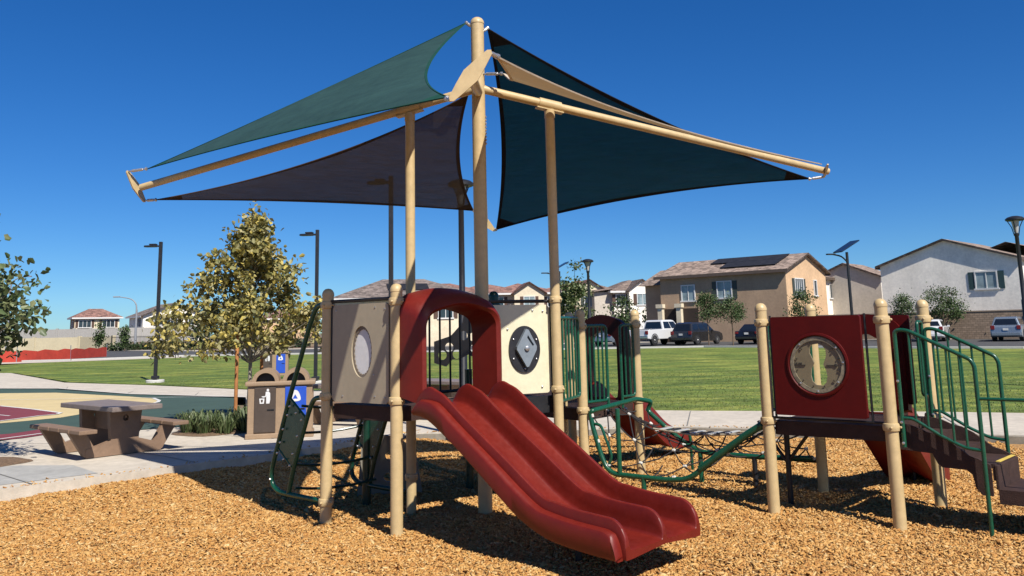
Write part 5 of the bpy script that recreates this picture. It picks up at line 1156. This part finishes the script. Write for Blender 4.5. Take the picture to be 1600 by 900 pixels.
# orange netting on stakes
ON = M('orange_red_netting', (.55, .055, .03), .8, var=.15, vs=2)
t = empty('safety_netting', (-34, 66, .5), 'orange red safety netting on stakes beside the far path at left', 'safety netting'); pts = [(-34.5, 73), (-34.2, 66.5), (-35.5, 61.6), (-47, 60.9), (-60, 60.7)]
k = MB()
for a, b in zip(pts[:-1], pts[1:]):
    n = 8
    for i in range(n):
        p0 = Vector((*a, .4)).lerp(Vector((*b, .4)), i/n); p1_ = Vector((*a, .4)).lerp(Vector((*b, .4)), (i+1)/n)
        w = [1.0+.08*math.sin(i*2.1), 1.0+.08*math.sin((i+1)*2.1)]; d = (p1_-p0).normalized(); n_ = Vector((-d.y, d.x, 0))*.02
        for s in (-1, 1): k.add([p0+n_*s, p1_+n_*s, p1_+n_*s+ZZ*w[1]*.85, p0+n_*s+ZZ*w[0]*.85], [(0, 1, 2, 3)])
k.build('net', ON, t); k = MB()
for a in pts: k.tube([(*a, .3), (*a, 1.55)], .03, 6)
k.build('stake', STEEL, t)
sheet('netting_ground', [(-60, 61), (-47, 61.2), (-36, 62), (-34.6, 66.5), (-35, 73), (-60, 80)], .03, M('red_soil_cover', (.45, .12, .06), .95, var=.4, vs=.5))

# ------------------------------------------------------------ small trees
def stree(x, y, H, rad, label, name='small_tree', mat=SL, seed=1, low=.45, n=1500, sz=.16, cs=.3, cat='tree', z=None, tr=.05):
    z = hg(y) if z is None else z
    return tree((x, y, z), H, [(low, rad*.6), ((low+1)/2-.08, rad), (.86, rad*.75), (1, rad*.15)], 30, n, sz, mat, label, bark=BARK2, trunk_r=tr, csize=cs, name=name, seed=seed, cat=cat)
stree(13.7, 61.4, 3.75, 1.15, 'left of the two small green trees before the tan house', seed=4, low=.55, n=2600, sz=.11, cs=.2)
stree(15.3, 60.9, 3.4, .95, 'right of the two small green trees before the tan house', seed=5, low=.56, n=2200, sz=.11, cs=.2)
stree(28.8, 64, 3.3, 1.0, 'small green tree behind the right tower post, before the white wall', seed=6, low=.4, n=2200, sz=.12, cs=.22)
stree(31.8, 64, 3.9, 1.6, 'round green tree in front of the block wall by the big white house', seed=7, low=.4, n=3800, sz=.12, cs=.26)
stree(23.2, 69, 4.0, 1.2, 'green shrub tree rising over the block wall at the peach gable', seed=9, low=.3, n=2400, sz=.13, cs=.25)
stree(3.2, 45, 4.9, .95, 'yellow green tree behind the tall post right of the cream panel', seed=10, low=.3, n=2600, mat=GL, sz=.15, cs=.22)
stree(12.2, 98, 4.8, 1.6, 'thin green tree before the white gabled house', seed=11, low=.35, n=1200, sz=.28, cs=.4)
stree(16.3, 92, 4.6, 2.2, 'dark green bush tree left of the tan house porch', seed=12, low=.15, n=2200, mat=DL, sz=.3, cs=.5)
stree(-48.2, 100, 3.7, .45, 'slim green tree at the iron fence, left of the pair', seed=13, low=.2, n=700, mat=SL, sz=.22, cs=.2)
stree(-45.2, 100, 3.0, .5, 'slim green tree at the iron fence beside the street light', seed=14, low=.2, n=700, mat=SL, sz=.22, cs=.2)
stree(-35.5, 98, 3.4, 1.3, 'round shrub tree at the fence left of the sycamore crown', seed=15, low=.2, n=900, mat=DL, sz=.3, cs=.4)
# low hedge
def hedge(a, b, h, w, n, label, mat=DL, sz=.25, seed=0):
    t = empty('hedge', (a[0], a[1], .5), label, 'hedge'); cs = []
    for i in range(max(6, int((Vector(b)-Vector(a)).length*1.2))):
        q = Vector(a).lerp(Vector(b), i/max(5, int((Vector(b)-Vector(a)).length*1.2)-1)); cs.append((q.x+nrg.uniform(-.2, .2), q.y, .5+h*.45, h*.33))
    leaves_mesh('foliage', cs, n, sz, (1.1, .8, .75), mat, t, None); return t
hedge((-49, 104), (-24, 98), 1.0, 1, 4500, 'dark low hedge along the iron fence'); hedge((26, 72.5), (35, 64.5), .6, .6, 900, 'low shrubs at the foot of the block wall', sz=.2)
hedge((20, 77.5), (24, 73.5), .7, .6, 500, 'low shrubs beneath the twin trees', sz=.2)

# ------------------------------------------------------------ cars
TYRE = M('tyre_rubber', (.015, .015, .016), .85); RIM = M('alloy_rim', (.45, .45, .46), .3, metal=.9); CGL = M('tinted_glass', (.012, .015, .018), .05, spec=.9); TAIL = M('red_tail_lamp', (.20, .012, .012), .3); PLATE = M('number_plate', (.7, .7, .68), .5); CHR = M('chrome', (.75, .75, .76), .15, metal=1)
def car(loc, rz, L_, Wd, H_, kind, paint, label, group='cars parked along the far road'):
    """local +x is forwards; origin on the ground under the middle"""
    t = empty('parked_car', loc, label, 'pickup truck' if kind == 'truck' else 'car', group, rz); hw = Wd/2; h = H_
    if kind == 'truck': t.name = 'pickup_truck'
    x0, x1 = -L_/2, L_/2
    if kind == 'suv':
        body = [(x0, .38), (x0-.02, .6), (x0+.02, .95), (x0+.12, 1.02), (x1-1.25, 1.04), (x1-.5, .96), (x1-.1, .82), (x1, .6), (x1, .35), (x1-.2, .25), (x0+.15, .28)]; cab = [(x0+.10, 1.0), (x0+.42, h-.08), (x0+.7, h), (x0+2.4, h), (x0+2.75, h-.06), (x1-1.15, 1.0)]
    elif kind == 'sedan':
        body = [(x0, .4), (x0-.02, .62), (x0+.04, .98), (x0+.55, 1.02), (x1-1.4, .98), (x1-.5, .88), (x1-.08, .72), (x1, .5), (x1-.05, .28), (x0+.15, .28)]; cab = [(x0+.55, 1.0), (x0+1.25, h-.03), (x0+1.6, h), (x0+2.3, h), (x0+2.6, h-.06), (x1-1.35, .96)]
    else:
        body = [(x0, .55), (x0, .75), (x0+.02, 1.22), (x0+1.9, 1.24), (x1-1.45, 1.26), (x1-.4, 1.20), (x1-.05, 1.1), (x1, .7), (x1, .5), (x0+.3, .5)]; cab = [(x0+2.15, 1.2), (x0+2.25, h-.08), (x0+2.5, h), (x0+3.7, h), (x0+3.95, h-.05), (x1-1.25, 1.22)]
    def loft(pr, sec):
        k = MB(); n = len(pr); cxm = sum(q[0] for q in pr)/n; vs = []
        for y, s, dz in sec:
            for (x, z) in pr: vs.append((cxm+(x-cxm)*s, y, z+dz))
        m = len(sec); k.add(vs, [(i*n+j, i*n+(j+1) % n, (i+1)*n+(j+1) % n, (i+1)*n+j) for i in range(m-1) for j in range(n)]+[tuple(range(n))[::-1], tuple((m-1)*n+j for j in range(n))]); return k
    b_ = loft(body, [(-hw, .975, 0), (-hw+.05, .995, 0), (-hw+.2, 1, 0), (hw-.2, 1, 0), (hw-.05, .995, 0), (hw, .975, 0)]).build('body', paint, t, local=True)
    md = b_.modifiers.new('bev', 'BEVEL'); md.width = .05; md.segments = 2; md.limit_method = 'ANGLE'; md.angle_limit = R(30)
    # cabin with tumblehome
    k = MB(); n = len(cab); zb_ = min(q[1] for q in cab); vs = []
    for s in (-1, 1):
        for x, z in cab: vs.append((x, s*(hw-.06-.22*(z-zb_)/(h-zb_)), z))
    k.add(vs, [tuple(range(n))[::-1], tuple(range(n, 2*n))]+[(j, (j+1) % n, n+(j+1) % n, n+j) for j in range(n)])
    c_ = k.build('cabin', paint, t, local=True); md = c_.modifiers.new('bev', 'BEVEL'); md.width = .05; md.segments = 2; md.limit_method = 'ANGLE'; md.angle_limit = R(30)
    # side glass
    zt = h-.14; zl = zb_+.09
    def sy(z): return hw-.06-.22*(z-zb_)/(h-zb_)+.012
    def xat(z, first):
        pr = cab[:3] if first else cab[::-1][:3]
        for (xa, za), (xb, zb2) in zip(pr[:-1], pr[1:]):
            if min(za, zb2) <= z <= max(za, zb2)+1e-6: return xa+(xb-xa)*(z-za)/(zb2-za+1e-9)
        return pr[-1][0]
    xa0, xa1, xb0, xb1 = xat(zl, True)+.12, xat(zt, True)+.14, xat(zl, False)-.15, xat(zt, False)-.12
    nw = 2 if kind != 'suv' else 3
    for s in (-1, 1):
        for i in range(nw):
            f0, f1 = i/nw+.02, (i+1)/nw-.02; k = MB()
            P = [(xa0+(xb0-xa0)*f0, zl), (xa0+(xb0-xa0)*f1, zl), (xa1+(xb1-xa1)*f1, zt), (xa1+(xb1-xa1)*f0, zt)]
            vs = [(x, s*sy(z), z) for x, z in P]+[(x, s*(sy(z)-.04), z) for x, z in P]; k.add(vs, [(0, 1, 2, 3), (0, 4, 5, 1), (1, 5, 6, 2), (2, 6, 7, 3), (3, 7, 4, 0)]); k.build('side_window', CGL, t, local=True)
    k = MB(); P = [(xat(zl, True)-.012, zl), (xat(zt, True)-.012, zt)]; vs = []
    for x, z in P: vs += [(x, -(sy(z)-.14), z), (x, sy(z)-.14, z)]
    vs += [(v[0]+.05, v[1], v[2]) for v in vs]; k.add(vs, [(0, 1, 3, 2), (0, 4, 5, 1), (1, 5, 7, 3), (3, 7, 6, 2), (2, 6, 4, 0)]); k.build('rear_window', CGL, t, local=True)
    # wheels
    wr = .36 if kind != 'truck' else .42
    for sx in (x0+.85, x1-.9):
        for s in (-1, 1):
            k = MB(); y = s*(hw-.11); k.lathe((sx, y-s*.13, wr), [(wr*.9, 0), (wr, .03), (wr, .23), (wr*.9, .26)], 24, axis=(0, s, 0)); w_ = k.build('wheel', TYRE, t, local=True)
            k = MB(); k.lathe((sx, y+s*.105, wr), [(wr*.62, 0), (wr*.6, .035), (wr*.2, .02), (wr*.15, .04)], 12, axis=(0, s, 0), smooth=False); k.build('rim', RIM, w_, local=True)
            k = MB(); n = 16; vs = []
            for ra in (wr+.02, wr+.09):
                for i in range(n+1): a = math.pi*i/n; vs.append((sx+ra*math.cos(a), s*(hw+.008), wr+ra*math.sin(a)))
            vs += [(v[0], s*(hw-.05), v[2]) for v in vs]; m = n+1
            k.add(vs, [(i, i+1, m+i+1, m+i) for i in range(n)]+[(m+i, m+i+1, 3*m+i+1, 3*m+i) for i in range(n)]); k.build('wheel_arch', BLKPL if kind != 'sedan' else paint, t, local=True)
    zl_ = {'suv': .92, 'sedan': .85, 'truck': 1.0}[kind]
    for s in (-1, 1):
        k = MB(); k.box((x0+.01, s*(hw-.16), zl_), (.10, .24, .26 if kind != 'sedan' else .16), bev=.02); k.build('tail_lamp', TAIL, t, local=True)
    k = MB(); k.box((x0-.03, 0, .48 if kind != 'truck' else .66), (.14, Wd*.92, .22), bev=.04); k.build('rear_bumper', CHR if kind == 'truck' else paint, t, local=True)
    k = MB(); k.box((x0-.045, 0, .80 if kind != 'truck' else .68), (.02, .32, .15) if kind != 'truck' else (.2, .32, .14)); k.build('number_plate', PLATE, t, local=True)
    if kind == 'truck':
        k = MB(); k.boxz(x0+.12, x0+2.1, -hw+.1, hw-.1, 1.2, 1.255); k.build('bed_opening', BLKPL, t, local=True)
    for s in (-1, 1): k = MB(); k.box((x0+2.9 if kind != 'truck' else x0+3.9, s*(hw+.08), 1.05 if kind != 'truck' else 1.35), (.1, .18, .14), bev=.03); k.build('mirror', paint, t, local=True)
    return t
CARW = M('white_car_paint', (.75, .75, .75), .2, var=.02, coat=.6); CARK = M('charcoal_car_paint', (.028, .027, .027), .2, var=.1, coat=.6); CARB = M('black_car_paint', (.012, .012, .016), .18, var=.1, coat=.6); CARS = M('silver_blue_car_paint', (.24, .29, .35), .25, metal=.4, var=.05, coat=.6)
ca = R(53)
car((11.3, 68, .5), ca-.1, 5.9, 2.0, 1.95, 'truck', CARW, 'white pickup truck parked before the tan house')
car((14.15, 67.3, .5), ca-.1, 4.7, 1.88, 1.70, 'suv', CARK, 'charcoal estate car parked right of the white pickup')
car((18.55, 66.0, .49), ca, 4.7, 1.85, 1.5, 'sedan', CARB, 'black saloon car half hidden behind the right tower post')
car((30.2, 62.6, .46), ca+.1, 4.6, 1.85, 1.55, 'suv', CARW, 'white car showing only between the stair rail and tower post')
car((33.95, 59.3, .45), ca, 4.5, 1.85, 1.62, 'suv', CARS, 'silver blue estate car by the block pillar at the right')
car((8.2, 70.5, .5), ca, 4.6, 1.85, 1.5, 'sedan', CARS, 'silver car showing left of the white pickup truck')

for o in list(bpy.data.objects):
    if o.name.startswith('Cube'): bpy.data.objects.remove(o)
